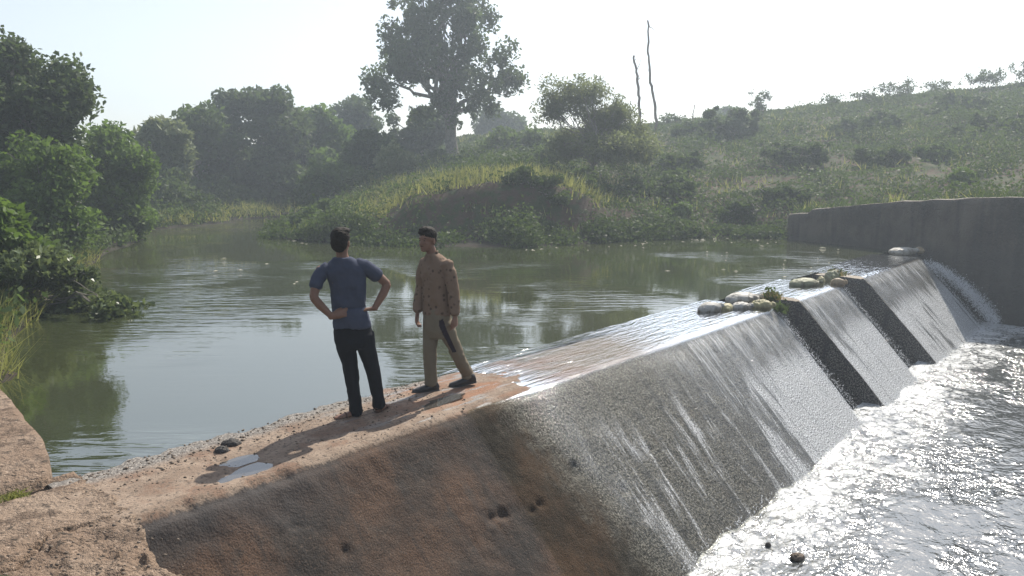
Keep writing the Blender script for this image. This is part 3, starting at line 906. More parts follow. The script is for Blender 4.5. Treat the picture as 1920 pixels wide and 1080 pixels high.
tree_px('broadleaf_tree', 'small grey blue hazy tree top just showing over the hill crest', 80, (1350, 232),
        [(1350, 222, 34, 12), (1365, 228, 26, 12)], 40, 4000, .26, 'leaf_dark', .9, 28, trunk_r=.2)
tree_px('round_bush', 'dark leafy bush at the foot of the far grove, right of the water bend', 45, (560, 392),
        [(555, 355, 40, 34), (530, 370, 34, 28), (590, 375, 30, 22)], 70, 9000, .16, 'leaf_dark', .7, 29, trunk_r=.07, stems=3, nlimb=5)
tree_px('round_bush', 'dark leafy bush by the water at the left foot of the far grove', 36, (330, 425),
        [(325, 375, 45, 42), (300, 400, 34, 28), (370, 385, 40, 36)], 80, 11000, .13, 'leaf_dark', .6, 30, trunk_r=.07, stems=3, nlimb=5)
tree_px('round_bush', 'shadowed bush between the round headed and knobbly trees', 43, (440, 410),
        [(430, 380, 45, 30), (480, 378, 40, 32)], 60, 8000, .15, 'leaf_dark', .6, 31, trunk_r=.07, stems=3, nlimb=5)

# --- shrubs at the near left
tree_px('overhanging_bush', 'glossy leaved bush with low branches reaching out over the water at left', 13.0, (-20, 560),
        [(30, 545, 75, 48), (120, 578, 70, 28), (195, 580, 52, 22), (245, 588, 26, 10), (90, 520, 65, 18), (150, 510, 38, 10), (30, 600, 65, 24), (100, 600, 60, 16), (60, 500, 50, 20)],
        210, 13000, .066, 'leaf_gloss', .22, 32, trunk_r=.035, stems=4, nlimb=12, elong=2.2, depth=.8, fork=at(70, 570, 13))
tree_px('leafy_bush', 'sunlit large leaved shrub at the left edge above the overhanging bush', 12.5, (-20, 520),
        [(5, 420, 45, 40), (20, 470, 40, 35), (-40, 440, 50, 60)], 80, 6000, .085, 'leaf_bright', .27, 33, trunk_r=.03, stems=4, nlimb=8, elong=2.0, depth=.6)

# --- bare dead stems on the hill
def dead_pole(label, d, pts, r0, r1, twigs, seed):
    rs = np.random.default_rng(seed)
    P = np.array([at(px, py, d) for px, py in pts])
    foot = ground_at(pts[0][0], pts[0][1], d)
    P[0] = foot - np.array([0, 0, .2])
    t = np.linspace(0, 1, 26)
    ti = np.linspace(0, 1, len(P))
    Q = np.stack([np.interp(t, ti, P[:, k]) for k in range(3)], -1) + rs.normal(size=(26, 3)) * .02
    r = (r0 + (r1 - r0) * t) * (1 + .25 * rs.random(26))
    paths = [(Q - foot, r)]
    for (i, dx, dz) in twigs:
        a = Q[i]; b = a + np.array([dx, .1, dz])
        PP, rr = limb(rs, a, b, r[i] * .5, .008, 5, .04)
        paths.append((PP - foot, rr))
    root = empty('dead_tree', foot)
    link('trunk', tubes_mesh('trunk', paths, 6), M['deadwood'], root)
    tag(root, label, 'dead tree')
dead_pole('taller of the two bare poles of dead tree standing right of the thorn tree', 48, [(1232, 240), (1228, 200), (1220, 150), (1216, 100), (1215, 38)], .085, .05,
          [(20, .12, .3), (14, -.12, .25), (24, .5, -.4)], 3)
dead_pole('shorter bare pole of dead tree with a side twig, rising behind the thorn tree', 47, [(1200, 240), (1198, 180), (1194, 140), (1188, 104)], .09, .055,
          [(18, .3, .9), (14, .22, .4), (22, .1, .3)], 4)
dead_pole('tiny forked dead sapling on the skyline right of the poles', 50, [(1298, 234), (1300, 215), (1303, 195)], .035, .02, [(12, -.25, .7), (18, .1, .3)], 5)

# --- sparse shrubs on the skyline
def sparse(label, d, base, w_px, h_px, seed, n=420, name='sparse_shrub'):
    rs = np.random.default_rng(seed)
    foot = ground_at(base[0], base[1], d)
    k = d / F_PX
    paths, C = [], []
    ns = max(4, int(w_px / 7))
    for i in range(ns):
        x0 = foot + np.array([(rs.random() - .5) * w_px * k * .8, rs.normal() * .2, -.1])
        tip = x0 + np.array([rs.normal() * .18, rs.normal() * .1, h_px * k * (.55 + .5 * rs.random())])
        P, r = limb(rs, x0, tip, .022, .008, 6, .05)
        paths.append((P - foot, r))
        for _ in range(5):
            j = rs.integers(2, 6)
            t2 = P[j] + np.array([rs.normal() * .28, rs.normal() * .1, .12 + .2 * rs.random()])
            P2, r2 = limb(rs, P[j], t2, .011, .006, 4, .05)
            paths.append((P2 - foot, r2))
            m = max(3, n // (ns * 5))
            C.append(t2 + rs.normal(size=(m, 3)) * .10)
    C = np.concatenate(C)
    root = empty(name, foot)
    link('stem', tubes_mesh('stem', paths, 4), M['deadwood'], root)
    link('foliage', leaf_mesh('foliage', C - foot, .09 * (.6 + .7 * rs.random(len(C))), rs.random(len(C)), rs), M['scrub'], root)
    tag(root, label, 'shrub')
for a in [('tallest thin shrub on the skyline, with an open tuft at its top', 51, (1415, 224), 40, 46, 41, 700),
          ('low thin shrub where the skyline starts to climb', 51, (1552, 203), 40, 20, 42),
          ('short tuft of weeds on the skyline left of the longer row', 50.5, (1622, 193), 24, 18, 43),
          ('spread out row of weeds on the middle of the skyline', 50, (1685, 187), 60, 24, 44, 700),
          ('single upright weed on the skyline between two rows of weeds', 50, (1755, 181), 16, 22, 45),
          ('tall dense row of weeds on the skyline at right', 49.5, (1845, 172), 90, 28, 46, 900),
          ('weed at the right end of the skyline, cut by the picture edge', 49, (1918, 166), 26, 30, 47),
          ('low scrubby bush on the skyline at the foot of the bare poles', 52, (1262, 236), 44, 18, 48, 600)]:
    sparse(*a)

# --- single bushes on the hillside
bush_specs = [
    ('shadowed dark bush under the thin skyline shrub', 44, 1375, 285, 70, 48, 'leaf_dark'),
    ('broad dark bush high on the slope below the long skyline row', 42, 1640, 245, 95, 30, 'leaf_dark'),
    ('dark bush mass in the middle of the slope above the left end of the wall', 35, 1500, 335, 75, 42, 'leaf_dark'),
    ('dark rounded bush at the right picture edge above the wall', 36, 1880, 290, 75, 45, 'leaf_dark'),
    ('green mounded bush on the slope right of the thorn tree', 36, 1265, 300, 60, 34, 'scrub'),
    ('dense green bush by the water below the thorn tree', 29, 1080, 425, 70, 30, 'scrub'),
    ('lime green weedy bush on the slope just right of the thorn tree foot', 31, 1230, 375, 75, 32, 'leaf_mid'),
    ('small bright sprig bush standing above the wall', 28, 1800, 345, 22, 20, 'leaf_bright'),
    ('bushy clump at the water edge left of the wall', 28.5, 1400, 425, 55, 28, 'scrub'),
    ('bright leaved plant at the water edge between the wall and the thorn tree', 28.5, 1270, 425, 28, 22, 'leaf_bright'),
    ('green bush at the tip of the spur on the water', 29.0, 575, 432, 45, 22, 'leaf_mid'),
    ('bushy green slope cover above the spur tip', 30.2, 630, 405, 55, 28, 'leaf_mid'),
    ('thick green bush at the water edge right of the walking man', 26.2, 1010, 442, 60, 22, 'scrub'),
    ('grey green bush halfway up the slope above the middle of the wall', 33, 1660, 325, 70, 30, 'scrub'),
    ('dark bush on the upper slope at the right', 43, 1800, 220, 80, 28, 'leaf_dark'),
    ('wide low bush on the slope right of the tallest bare pole', 46, 1310, 262, 60, 20, 'scrub'),
    ('round bush at the foot of the slope directly behind the wall end', 29.5, 1470, 392, 50, 24, 'scrub'),
    ('broad bush on the slope behind the thorn tree', 41, 1150, 300, 90, 34, 'scrub'),
    ('dark bush on the slope left of the thorn tree foot', 37, 1010, 320, 45, 24, 'leaf_mid'),
    ('mid slope bush catching light above the right part of the wall', 33, 1760, 300, 60, 26, 'leaf_mid'),
    ('low bush on the grassy shoulder beside the big trunk', 43, 815, 308, 34, 14, 'leaf_mid'),
]
for i, (lab, d, px, py, wpx, hpx, mt) in enumerate(bush_specs):
    foot = ground_at(px, py, d)
    k = d / F_PX
    rs = np.random.default_rng(900 + i)
    bl = []
    for j in range(4):
        ox = rs.uniform(-.55, .55) * wpx * k
        x, y = foot[0] + ox, foot[1] + rs.uniform(-.4, .4) * wpx * k * .6
        z = float(land(np.array([x]), np.array([y]))[0])
        hh = hpx * k * rs.uniform(.55, 1.0)
        bl.append((x, y, z + hh * .55, wpx * k * rs.uniform(.35, .6), wpx * k * .4, hh * .62))
    sz = .0021 * d
    make_tree('bush', lab, 'bush', foot, bl, int(40 + wpx * .4), int(2400 + 55 * wpx), max(.05, sz * 1.2), mt, max(.2, 9.5 * k), trunk_r=.035, seed=950 + i, stems=3, nlimb=4)

# ------------------------------------------------------------------ ground cover (uncountable)
def scatter(n, x0, x1, y0, y1, seed, zmin=.06):
    rs = np.random.default_rng(seed)
    x = rs.uniform(x0, x1, n); y = rs.uniform(y0, y1, n)
    z = land(x, y)
    k = z > zmin
    u, nn = xy2un(x, y)
    k &= ~((u > 23.0) & (u < wing_u(nn) + .7) & (nn < 9.8))
    k &= ~((u < 2.6) & (u > -4.2) & (nn > 2) & (nn < 13))
    return x[k], y[k], z[k], rs
def undergrowth():
    C, S, T = [], [], []
    # dense patchy scrub over the hill and the banks
    x, y, z, rs = scatter(52000, -26, 44, 16, 62, 21)
    dens = fbm(x * .22, y * .22, seed=23)
    cover = fbm(x * .7, y * .7, seed=24)
    keep = (dens * .7 + cover * .6 + .40) > rs.random(len(x)) * .55 - .12
    edge_n = 3600
    ex = rs.uniform(-9, 10, 40000); ey = rs.uniform(23.5, 31, 40000); ez = land(ex, ey)
    ek = (ez > -.04) & (ez < .32) & (fbm(ex * .8, ey * .8, seed=30) > np.where(ex < 2.5, .02, -.3))
    # the bare eroded faces stay thin
    tt = y - shore_y(x)
    bare = smooth(.3, .6, tt) * smooth(2.3, 1.9, tt) * smooth(-5.2, -4.2, x) * smooth(5.5, 2.5, x) * (.55 + .45 * smooth(-.1, .2, fbm(x * .9, y * .9, seed=29))) + .9 * np.exp(-(((x + 7.2) / 1.2) ** 2 + ((y - 30.5) / 1.6) ** 2))
    keep &= rs.random(len(x)) > bare * .93
    x, y, z = x[keep], y[keep], z[keep]
    x = np.concatenate([x, ex[ek][:edge_n]]); y = np.concatenate([y, ey[ek][:edge_n]]); z = np.concatenate([z, ez[ek][:edge_n]])
    hgt = np.clip(.26 + .75 * fbm(x * .5, y * .5, seed=25) + .15 * rs.random(len(x)), .08, .85) * (1 - .65 * smooth(43, 49, y))
    m = 15
    cx = np.repeat(x, m) + rs.normal(size=len(x) * m) * .19
    cy = np.repeat(y, m) + rs.normal(size=len(x) * m) * .19
    czz = np.repeat(z, m) + np.abs(rs.normal(size=len(x) * m)) * np.repeat(hgt, m) * .6
    C = np.stack([cx, cy, czz], -1)
    t = np.repeat(np.clip(.5 + .8 * fbm(x * .35, y * .35, seed=26) + .25 * rs.normal(size=len(x)), 0, 1), m)
    s = (.036 + .0013 * cy) * (.6 + .8 * rs.random(len(cx)))
    return leaf_mesh('undergrowth', C, s, .7 * t + .3 * rs.random(len(t)), rs, 1.6)
tag(link('undergrowth', undergrowth(), M['scrub']), 'low green scrub covering the hillside and banks', 'undergrowth', kind='stuff')

def blades(name, x, y, z, rs, h0, h1, wd, mat, label, per=6, spread=.12, lean=.28):
    m = per
    n = len(x) * m
    hx = rs.uniform(h0, h1, n)
    C = np.stack([np.repeat(x, m) + rs.normal(size=n) * spread, np.repeat(y, m) + rs.normal(size=n) * spread, np.repeat(z, m)], -1)
    ax = np.stack([rs.normal(size=n) * lean, rs.normal(size=n) * lean, np.ones(n)], -1)
    ax /= np.linalg.norm(ax, axis=1, keepdims=True)
    q = rs.normal(size=(n, 3)); q[:, 2] = 0
    e = np.cross(ax, q); e /= np.linalg.norm(e, axis=1, keepdims=True) + 1e-9
    w_ = (wd * (.6 + .8 * rs.random(n)))[:, None] * .5
    tip = C + ax * hx[:, None] + np.stack([rs.normal(size=n), rs.normal(size=n), np.zeros(n)], -1) * (hx * .25)[:, None]
    V = np.stack([C - e * w_, C + e * w_, tip], 1).reshape(-1, 3)
    me = quads_mesh(name, V, np.arange(n * 3).reshape(n, 3), shade=False)
    a_ = me.attributes.new('tint', 'FLOAT', 'FACE')
    a_.data.foreach_set('value', np.clip(np.repeat(.5 + .7 * fbm(x * .6, y * .6, seed=28), m) + .25 * rs.normal(size=n), 0, 1).astype(np.float32))
    o = link(name, me, M[mat])
    if label: tag(o, label, 'grass', kind='stuff')
    return o
# lit grass on the shoulders of the spurs and along the far shore, thin on the hill
x, y, z, rs = scatter(60000, -24, 42, 20, 60, 33)
tt = y - shore_y(x)
p1 = smooth(1.6, 2.0, tt) * smooth(6.5, 4.0, tt) * smooth(-5.2, -4.2, x) * smooth(4.5, 2.0, x) * 1.3 + smooth(.5, .9, z) * smooth(2.2, 1.7, z) * smooth(-4.5, -5.5, x) * smooth(-11.5, -9, x) * smooth(44, 36, y)
p2 = smooth(.55, .1, z) * smooth(-4, -9, x) * smooth(30, 33, y)
p3 = .025 * smooth(.3, 1, z) + .07 * (fbm(x * .3, y * .3, seed=35) > .18)
k = rs.random(len(x)) < np.clip(p1 + p2 + p3, 0, 1)
blades('grass', x[k], y[k], z[k], rs, .18, .55, .05, 'grass', 'yellow green grass on the bank shoulders and far shore', 5, .16)
# reedy grass at the near left edge
x, y, z, rs = scatter(9000, -13.5, -5.6, 6.5, 20, 36, .0)
k = (z < .35)
blades('grass', x[k], y[k], z[k] - .02, rs, .2, .6, .016, 'grass', 'bright grass drooping over the water at the left edge', 4, .06, .5)
x, y, z, rs = scatter(5000, -24, -6, 7, 34, 37, .05)
C = np.stack([np.repeat(x, 14), np.repeat(y, 14), np.repeat(z, 14)], -1) + np.abs(rs.normal(size=(len(x) * 14, 3))) * np.array([.15, .15, .28])
tag(link('undergrowth', leaf_mesh('undergrowth', C, .08 * (.5 + rs.random(len(C))), rs.random(len(C)), rs), M['leaf_mid']), 'leafy undergrowth below the trees of the left bank', 'undergrowth', kind='stuff')
# weeds behind the wall top
us = np.random.default_rng(40)
nn_ = us.uniform(-4, 9.5, 420); uu_ = wing_u(nn_) + us.uniform(.35, 1.6, 420)
k_ = fbm(nn_ * .9, uu_ * .9, seed=45) > -.12; nn_, uu_ = nn_[k_], uu_[k_]
x, y = un2xy(uu_, nn_); z = land(x, y)
z = np.maximum(z, wall_top(nn_) - .12)
blades('grass', x, y, z, us, .10, .55, .03, 'scrub', 'weeds growing along the top of the far wall', 6, .12, .35)
# moss tuft in the crack at lower left
us = np.random.default_rng(42)
uu_ = us.uniform(.6, 1.75, 240); nn_ = 5.96 + us.normal(size=240) * .05 + .05 * (1.75 - uu_)
x, y = un2xy(uu_, nn_)
blades('moss', x, y, 0 * x + .045, us, .02, .07, .012, 'grass', 'green moss in the crack of the near abutment', 6, .02, .8)
# ------------------------------------------------------------------ people
class Sculpt:
    """collects closed solids; build() fuses them into one smooth surface"""
    def __init__(s): s.bm = bmesh.new()
    def rings(s, rings):
        """rings: arrays (k,3) of equal length -> capped solid"""
        vs = [[s.bm.verts.new(p) for p in r] for r in rings]
        k = len(vs[0]); fs = []
        for a, b in zip(vs[:-1], vs[1:]):
            for i in range(k):
                fs.append(s.bm.faces.new((a[i], a[(i + 1) % k], b[(i + 1) % k], b[i])))
        fs.append(s.bm.faces.new(vs[0][::-1])); fs.append(s.bm.faces.new(vs[-1]))
        bmesh.ops.recalc_face_normals(s.bm, faces=fs)
    def torso(s, lst, k=20):
        """lst: (cx, cy, z, rx, ry, yaw_deg)"""
        out = []
        t = np.linspace(0, 2 * math.pi, k, endpoint=False)
        for cx, cy, z, rx, ry, yw in lst:
            c, q = math.cos(R(yw)), math.sin(R(yw))
            ex = np.sign(np.cos(t)) * np.abs(np.cos(t)) ** .85 * rx; ey = np.sign(np.sin(t)) * np.abs(np.sin(t)) ** .85 * ry
            out.append(np.stack([cx + ex * c - ey * q, cy + ex * q + ey * c, np.full(k, z)], -1))
        s.rings(out)
    def tube(s, pts, ra, rb=None, side=(1, 0, 0), k=12):
        P = np.asarray(pts, float); n = len(P)
        ra = np.broadcast_to(np.asarray(ra, float), n); rb = ra if rb is None else np.broadcast_to(np.asarray(rb, float), n)
        T = np.gradient(P, axis=0); T /= np.linalg.norm(T, axis=1, keepdims=True) + 1e-9
        sd = np.asarray(side, float)
        A = sd[None] - (T @ sd)[:, None] * T
        bad = np.linalg.norm(A, axis=1) < .2
        A[bad] = np.cross(T[bad], (0, 1, .3))
        A /= np.linalg.norm(A, axis=1, keepdims=True)
        B = np.cross(T, A)
        t = np.linspace(0, 2 * math.pi, k, endpoint=False)
        rings = [P[i] + np.cos(t)[:, None] * A[i] * ra[i] + np.sin(t)[:, None] * B[i] * rb[i] for i in range(n)]
        # rounded ends
        cap0 = [P[0] - T[0] * ra[0] * .45 + (rings[0] - P[0]) * .6]
        cap1 = [P[-1] + T[-1] * ra[-1] * .45 + (rings[-1] - P[-1]) * .6]
        s.rings(cap0 + rings + cap1)
    def ball(s, c, r, rot=None, k=16):
        c = np.asarray(c, float); r = np.broadcast_to(np.asarray(r, float), 3)
        t = np.linspace(0, 2 * math.pi, k, endpoint=False)
        rings = []
        for p in np.linspace(.12, math.pi - .12, 12):
            v = np.stack([np.sin(p) * np.cos(t) * r[0], np.sin(p) * np.sin(t) * r[1], np.full(k, np.cos(p) * r[2])], -1)
            if rot is not None: v = v @ np.array(rot).T
            rings.append(c + v)
        s.rings(rings)
    def build(s, name, m, parent=None, voxel=.008, smooth_it=4, wr=0.0, wscale=(9, 9, 5), seed=0, post=None):
        me = bpy.data.meshes.new(name)
        s.bm.to_mesh(me); s.bm.free()
        tmp = bpy.data.objects.new('tmp', me); COL.objects.link(tmp)
        r = tmp.modifiers.new('r', 'REMESH'); r.mode = 'VOXEL'; r.voxel_size = voxel; r.use_smooth_shade = True
        g = tmp.modifiers.new('s', 'SMOOTH'); g.factor = .5; g.iterations = smooth_it
        dg = bpy.context.evaluated_depsgraph_get()
        out = bpy.data.meshes.new_from_object(tmp.evaluated_get(dg))
        bpy.data.objects.remove(tmp); bpy.data.meshes.remove(me)
        out.name = name
        n = len(out.vertices)
        co = np.empty(n * 3, np.float32); out.vertices.foreach_get('co', co); co = co.reshape(-1, 3)
        if wr:
            no = np.empty(n * 3, np.float32); out.vertices.foreach_get('normal', no); no = no.reshape(-1, 3)
            f = fbm(co[:, 0] * wscale[0] + co[:, 2] * 3, co[:, 1] * wscale[1], co[:, 2] * wscale[2] - co[:, 0] * 4, seed=seed, octv=3)
            f = (1 - 2 * np.abs(f)) * .5 + f * .5
            co = co + no * (wr * f)[:, None]
        if post is not None: co = post(co)
        out.vertices.foreach_set('co', np.ascontiguousarray(co, np.float32).ravel())
        out.polygons.foreach_set('use_smooth', np.ones(len(out.polygons), bool))
        out.update()
        return link(name, out, m, parent)

def hand(S, wrist, d, palm_n, thumb_side, curl=.35, L=.185, thumb_open=.6):
    """palm with four unequal bent fingers and a thumb; d = direction of the hand, palm_n = where the palm faces, thumb_side = across"""
    w_ = np.asarray(wrist, float)
    d = np.asarray(d, float); d /= np.linalg.norm(d)
    t = np.asarray(thumb_side, float); t -= d * (t @ d); t /= np.linalg.norm(t)
    pn = np.cross(d, t); pn *= np.sign(pn @ np.asarray(palm_n, float)) or 1
    pl = L * .52
    S.tube([w_ - d * .02, w_ + d * pl * .25, w_ + d * pl * .7, w_ + d * pl], [.026, .034, .040, .038], [.020, .019, .016, .013], side=t, k=14)
    for i, (off, ln) in enumerate([(.030, .90), (.010, 1.0), (-.010, .94), (-.029, .76)]):
        p = w_ + d * pl * .93 + t * off
        q = [p]
        ang = .12
        for seg in (.42, .32, .26):
            ang += curl * (1 + .12 * i)
            dd = d * math.cos(ang) + pn * math.sin(ang) + t * off * 2.5
            p = p + dd / np.linalg.norm(dd) * L * .50 * ln * seg
            q.append(p)
        S.tube(q, [.0096, .0092, .0085, .0072], side=t, k=8)
    p = w_ + d * pl * .28 + t * .024
    q = [p]
    a = thumb_open
    for seg, r in ((.028, 0), (.034, 0), (.026, 0)):
        dd = d * math.cos(a) + t * math.sin(a) + pn * .30
        p = p + dd / np.linalg.norm(dd) * seg
        a -= .22; q.append(p)
    S.tube(q, [.0125, .0112, .0100, .0085], side=d, k=8)

def head(S, c, f, sc=1.0):
    """head centred at eye height c, looking along horizontal f"""
    c = np.asarray(c, float); f = np.asarray(f, float); f[2] = 0 if len(f) > 2 else 0; f /= np.linalg.norm(f)
    r = np.array((f[1], -f[0], 0.0)); u = np.array((0, 0, 1.0))
    rot = np.stack([r, f, u], -1)
    P = lambda x, y, z: c + (r * x + f * y + u * z) * sc
    S.ball(P(0, -.012, .030), np.array((.076, .096, .090)) * sc, rot)
    S.ball(P(0, .022, -.040), np.array((.060, .072, .075)) * sc, rot)
    S.ball(P(0, .060, -.092), np.array((.030, .026, .022)) * sc, rot)          # chin
    S.tube([P(0, .078, .012), P(0, .092, -.018), P(0, .104, -.036)], [.008, .011, .014], side=r, k=8)   # nose
    S.ball(P(0, .070, .024), np.array((.052, .018, .010)) * sc, rot)           # brow
    S.ball(P(0, .080, -.064), np.array((.023, .014, .0065)) * sc, rot)         # lips
    S.ball(P(0, .077, -.077), np.array((.019, .013, .006)) * sc, rot)
    for s_ in (-1, 1):
        S.ball(P(s_ * .030, .062, -.026), np.array((.020, .022, .018)) * sc, rot)   # cheek
        S.ball(P(s_ * .078, -.012, -.012), np.array((.010, .020, .032)) * sc, rot)  # ear
        S.ball(P(s_ * .031, .073, .004), np.array((.012, .010, .007)) * sc, rot)   # eyelid
    return P, rot

def mat_skin():
    b = NB('skin')
    p = b.obj(); n = b.noise(p, 14.0, 4)
    return b.done(b.n('ShaderNodeBsdfPrincipled', {'Base Color': b.mix(n, (.145, .072, .045), (.20, .105, .068)), 'Roughness': .5, 'Specular IOR Level': .4,
                     'Subsurface Weight': .08, 'Subsurface Scale': .01, 'Normal': b.bump(b.noise(p, 120.0, 2), .15, .004)}).outputs[0])
def mat_cloth(name, col, var=.12, weave=420.0, rough=.9, sheen=.0):
    b = NB(name)
    p = b.obj(); n = b.noise(p, 7.0, 4); f = b.noise(p, weave, 2)
    c = b.mix(n, tuple(x * (1 - var) for x in col), tuple(x * (1 + var) for x in col))
    return b.done(b.bsdf(color=c, rough=rough, spec=.15, sheen=sheen, normal=b.bump(b.add(b.mul(b.noise(p, 22.0, 3), .6), b.mul(f, .2)), .35, .01)))
def mat_print(name):
    """khaki shirt with a faint darker floral print"""
    b = NB(name)
    p = b.obj(); n = b.noise(p, 9.0, 4)
    v = b.voro(p, 17.0)
    c = b.mix(n, (.165, .112, .080), (.21, .148, .106))
    c = b.mix(b.mul(b.ss(b.add(v, b.mul(b.noise(p, 50.0, 2), .2)), .44, .24), .75), c, (.048, .030, .023))
    return b.done(b.bsdf(color=c, rough=.85, spec=.15, sheen=.0, normal=b.bump(b.noise(p, 24.0, 3), .3, .01)))
def mat_trousers2():
    b = NB('khaki_trousers')
    p = b.obj(); n = b.noise(p, 8.0, 4)
    c = b.mix(n, (.145, .122, .086), (.20, .168, .122))
    return b.done(b.bsdf(color=c, rough=.9, spec=.15, sheen=.0, normal=b.bump(b.noise(p, 20.0, 3), .35, .012)))
M['skin'] = mat_skin()
M['tee'] = mat_cloth('navy_tee', (.050, .059, .092), .15)
M['black_cloth'] = mat_cloth('black_trousers', (.008, .009, .013), .2)
M['shirt'] = mat_print('printed_shirt')
M['khaki'] = mat_trousers2()
M['hair'] = mat_plain('hair', (.012, .009, .007), .75, .4, 60, .9, .006, .2)
M['cap'] = mat_cloth('dark_cap', (.030, .020, .018), .2)
M['patch'] = mat_plain('white_patch', (.75, .74, .72), .7, .1)
M['shoe'] = mat_plain('shoe_leather', (.012, .011, .013), .4, .3, 20, .3, .01, .45)
M['sandal'] = mat_plain('sandal', (.085, .048, .035), .7, .3, 20, .4, .01)
M['panel'] = mat_cloth('dark_panel', (.022, .014, .024), .2)

def person_base(px, py, z):
    p = onz(px, py, z)
    root_rot = math.atan2(-p[0], p[1])
    return p, root_rot

# ---------- man with his hands on his hips, back to the viewer
K1 = .00503
def q1(px, py, y=0.0): return np.array(((px - 672) * K1, y, (782 - py) * K1 * 1.02))
p1, rot1 = person_base(672, 782, .03)
S = Sculpt()
hc = q1(651, 463); hf = np.array((.35, .94, 0.0))
P, hr = head(S, hc + np.array((0, 0, .0)), hf, .98)
S.tube([q1(655, 505, .0), q1(652, 485, .01), hc + np.array((0, .01, -.03))], [.066, .054, .054], [.062, .052, .056])
shL, shR = q1(616, 510, 0), q1(688, 505, 0)
S.torso([(*q1(660, 612)[:2], q1(0, 612)[2], .145, .10, 0), (*q1(661, 570)[:2], q1(0, 570)[2], .14, .09, 0), (*q1(659, 530)[:2], q1(0, 530)[2], .155, .10, 0), (*q1(655, 508)[:2], q1(0, 508)[2], .15, .085, 0), (*q1(654, 496)[:2], q1(0, 496)[2], .09, .07, 0)])
elL, wrL = q1(601, 555, -.13), q1(631, 589, -.150)
elR, wrR = q1(731, 540, .02), q1(706, 581, -.06)
S.tube([shL, (shL + elL) / 2 + np.array((-.012, 0, 0)), elL], [.055, .047, .038])
S.tube([elL, elL * .6 + wrL * .4 + np.array((-.008, 0, 0)), wrL], [.039, .040, .027])
S.tube([shR, (shR + elR) / 2 + np.array((.008, 0, .008)), elR], [.055, .047, .038])
S.tube([elR, elR * .6 + wrR * .4 + np.array((.010, 0, 0)), wrR], [.039, .040, .027])
hand(S, wrL, (.92, .12, .22), (0, 1, -.2), (.1, .2, 1.0), .18, .18, .5)
hand(S, wrR, (-.85, .30, -.10), (-.3, -.2, -1), (.1, -.9, .3), .55, .18, .6)
# legs and feet inside the clothes
lhip, lkn, lan = q1(653, 630), q1(659, 702), q1(668, 772, -.01)
rhip, rkn, ran = q1(688, 630), q1(702, 702, .03), q1(710, 766, .09)
for h_, k_, a_ in ((lhip, lkn, lan), (rhip, rkn, ran)):
    S.tube([h_, (h_ + k_) / 2, k_, (k_ * .6 + a_ * .4), a_], [.078, .068, .05, .05, .036])
a = np.array((lan[0], lan[1], 0))
S.tube([a + (.03, .0, .045), a + (-.06, -.02, .040), a + (-.15, -.05, .030), a + (-.185, -.06, .025)], [.033, .036, .042, .030], [.034, .030, .018, .012], side=(.3, -.9, 0))
b_ = np.array((ran[0], ran[1], 0))
S.tube([b_ + (-.01, -.03, .045), b_ + (.03, .05, .040), b_ + (.07, .13, .030), b_ + (.085, .165, .024)], [.033, .036, .042, .030], [.034, .030, .018, .012], side=(.9, -.3, 0))
man1 = S.build('person', M['skin'], None, .0065, 3)
tag(man1, 'man seen from behind in navy t-shirt and black trousers, hands on hips', 'person')
man1.location = p1; man1.rotation_euler.z = rot1
S = Sculpt()
zz = lambda py: q1(0, py)[2]
xx = lambda px: q1(px, 0)[0]
S.torso([(xx(666), 0, zz(614), .165, .118, 0), (xx(665.5), 0, zz(600), .161, .115, 0), (xx(662.5), 0, zz(580), .150, .106, 0), (xx(661), 0, zz(555), .149, .106, 0), (xx(660), 0, zz(532), .158, .112, 0),
         (xx(657), 0, zz(515), .172, .112, 0), (xx(655), 0, zz(504), .162, .098, 0), (xx(654), 0, zz(496.5), .122, .082, 0), (xx(653), 0, zz(491), .078, .068, 0)], 28)
S.tube([shL + (.05, 0, .0), shL * .9 + elL * .1 + (.004, 0, .0), shL * .62 + elL * .38 + (-.006, 0, 0), shL * .38 + elL * .62 + (-.006, 0, 0)], [.062, .060, .057, .056])
S.tube([shR + (-.05, 0, .004), shR * .9 + elR * .1 + (-.004, 0, .004), shR * .62 + elR * .38 + (.002, 0, .006), shR * .42 + elR * .58 + (.002, 0, .006)], [.062, .060, .058, .058])
def shirt_post(co):
    z0 = zz(578)
    co = co.copy()
    fold = np.exp(-((co[:, 2] - z0 - .03 * (co[:, 0] + .05)) / .012) ** 2)
    cx = xx(662)
    co[:, 1] += fold * .012 * np.sign(-co[:, 1]) * -1 * -1
    low = smooth(zz(572), zz(590), co[:, 2])
    co[:, 1] += low * np.where(co[:, 1] < 0, -.014, .01)
    return co
tee = S.build('t_shirt', M['tee'], man1, .007, 3, .024, (7, 7, 6), 101, shirt_post)
S = Sculpt()
S.torso([(xx(667), 0, zz(605), .158, .108, 0), (xx(667), 0, zz(622), .172, .118, 0), (xx(668), .0, zz(640), .172, .122, 0), (xx(668.5), 0, zz(652), .150, .105, 0)], 24)
def leg(S, pts, r, ry=None):
    S.tube(pts, r, ry if ry is not None else r, side=(1, 0, 0), k=16)
leg(S, [q1(652, 628), q1(654, 652, 0), q1(659, 680, .01), q1(662, 702, .012), q1(664.5, 730, .0), q1(667, 755, -.005), q1(668, 774, -.01)], [.092, .086, .073, .066, .060, .057, .060], [.11, .098, .080, .070, .066, .064, .068])
leg(S, [q1(687, 628), q1(690, 652, 0), q1(697, 680, .02), q1(702, 702, .03), q1(706, 730, .05), q1(709, 750, .075), q1(711, 768, .09)], [.090, .085, .071, .064, .058, .056, .062], [.11, .098, .080, .070, .066, .064, .068])
S.build('trousers', M['black_cloth'], man1, .008, 4, .009, (9, 9, 9), 111)
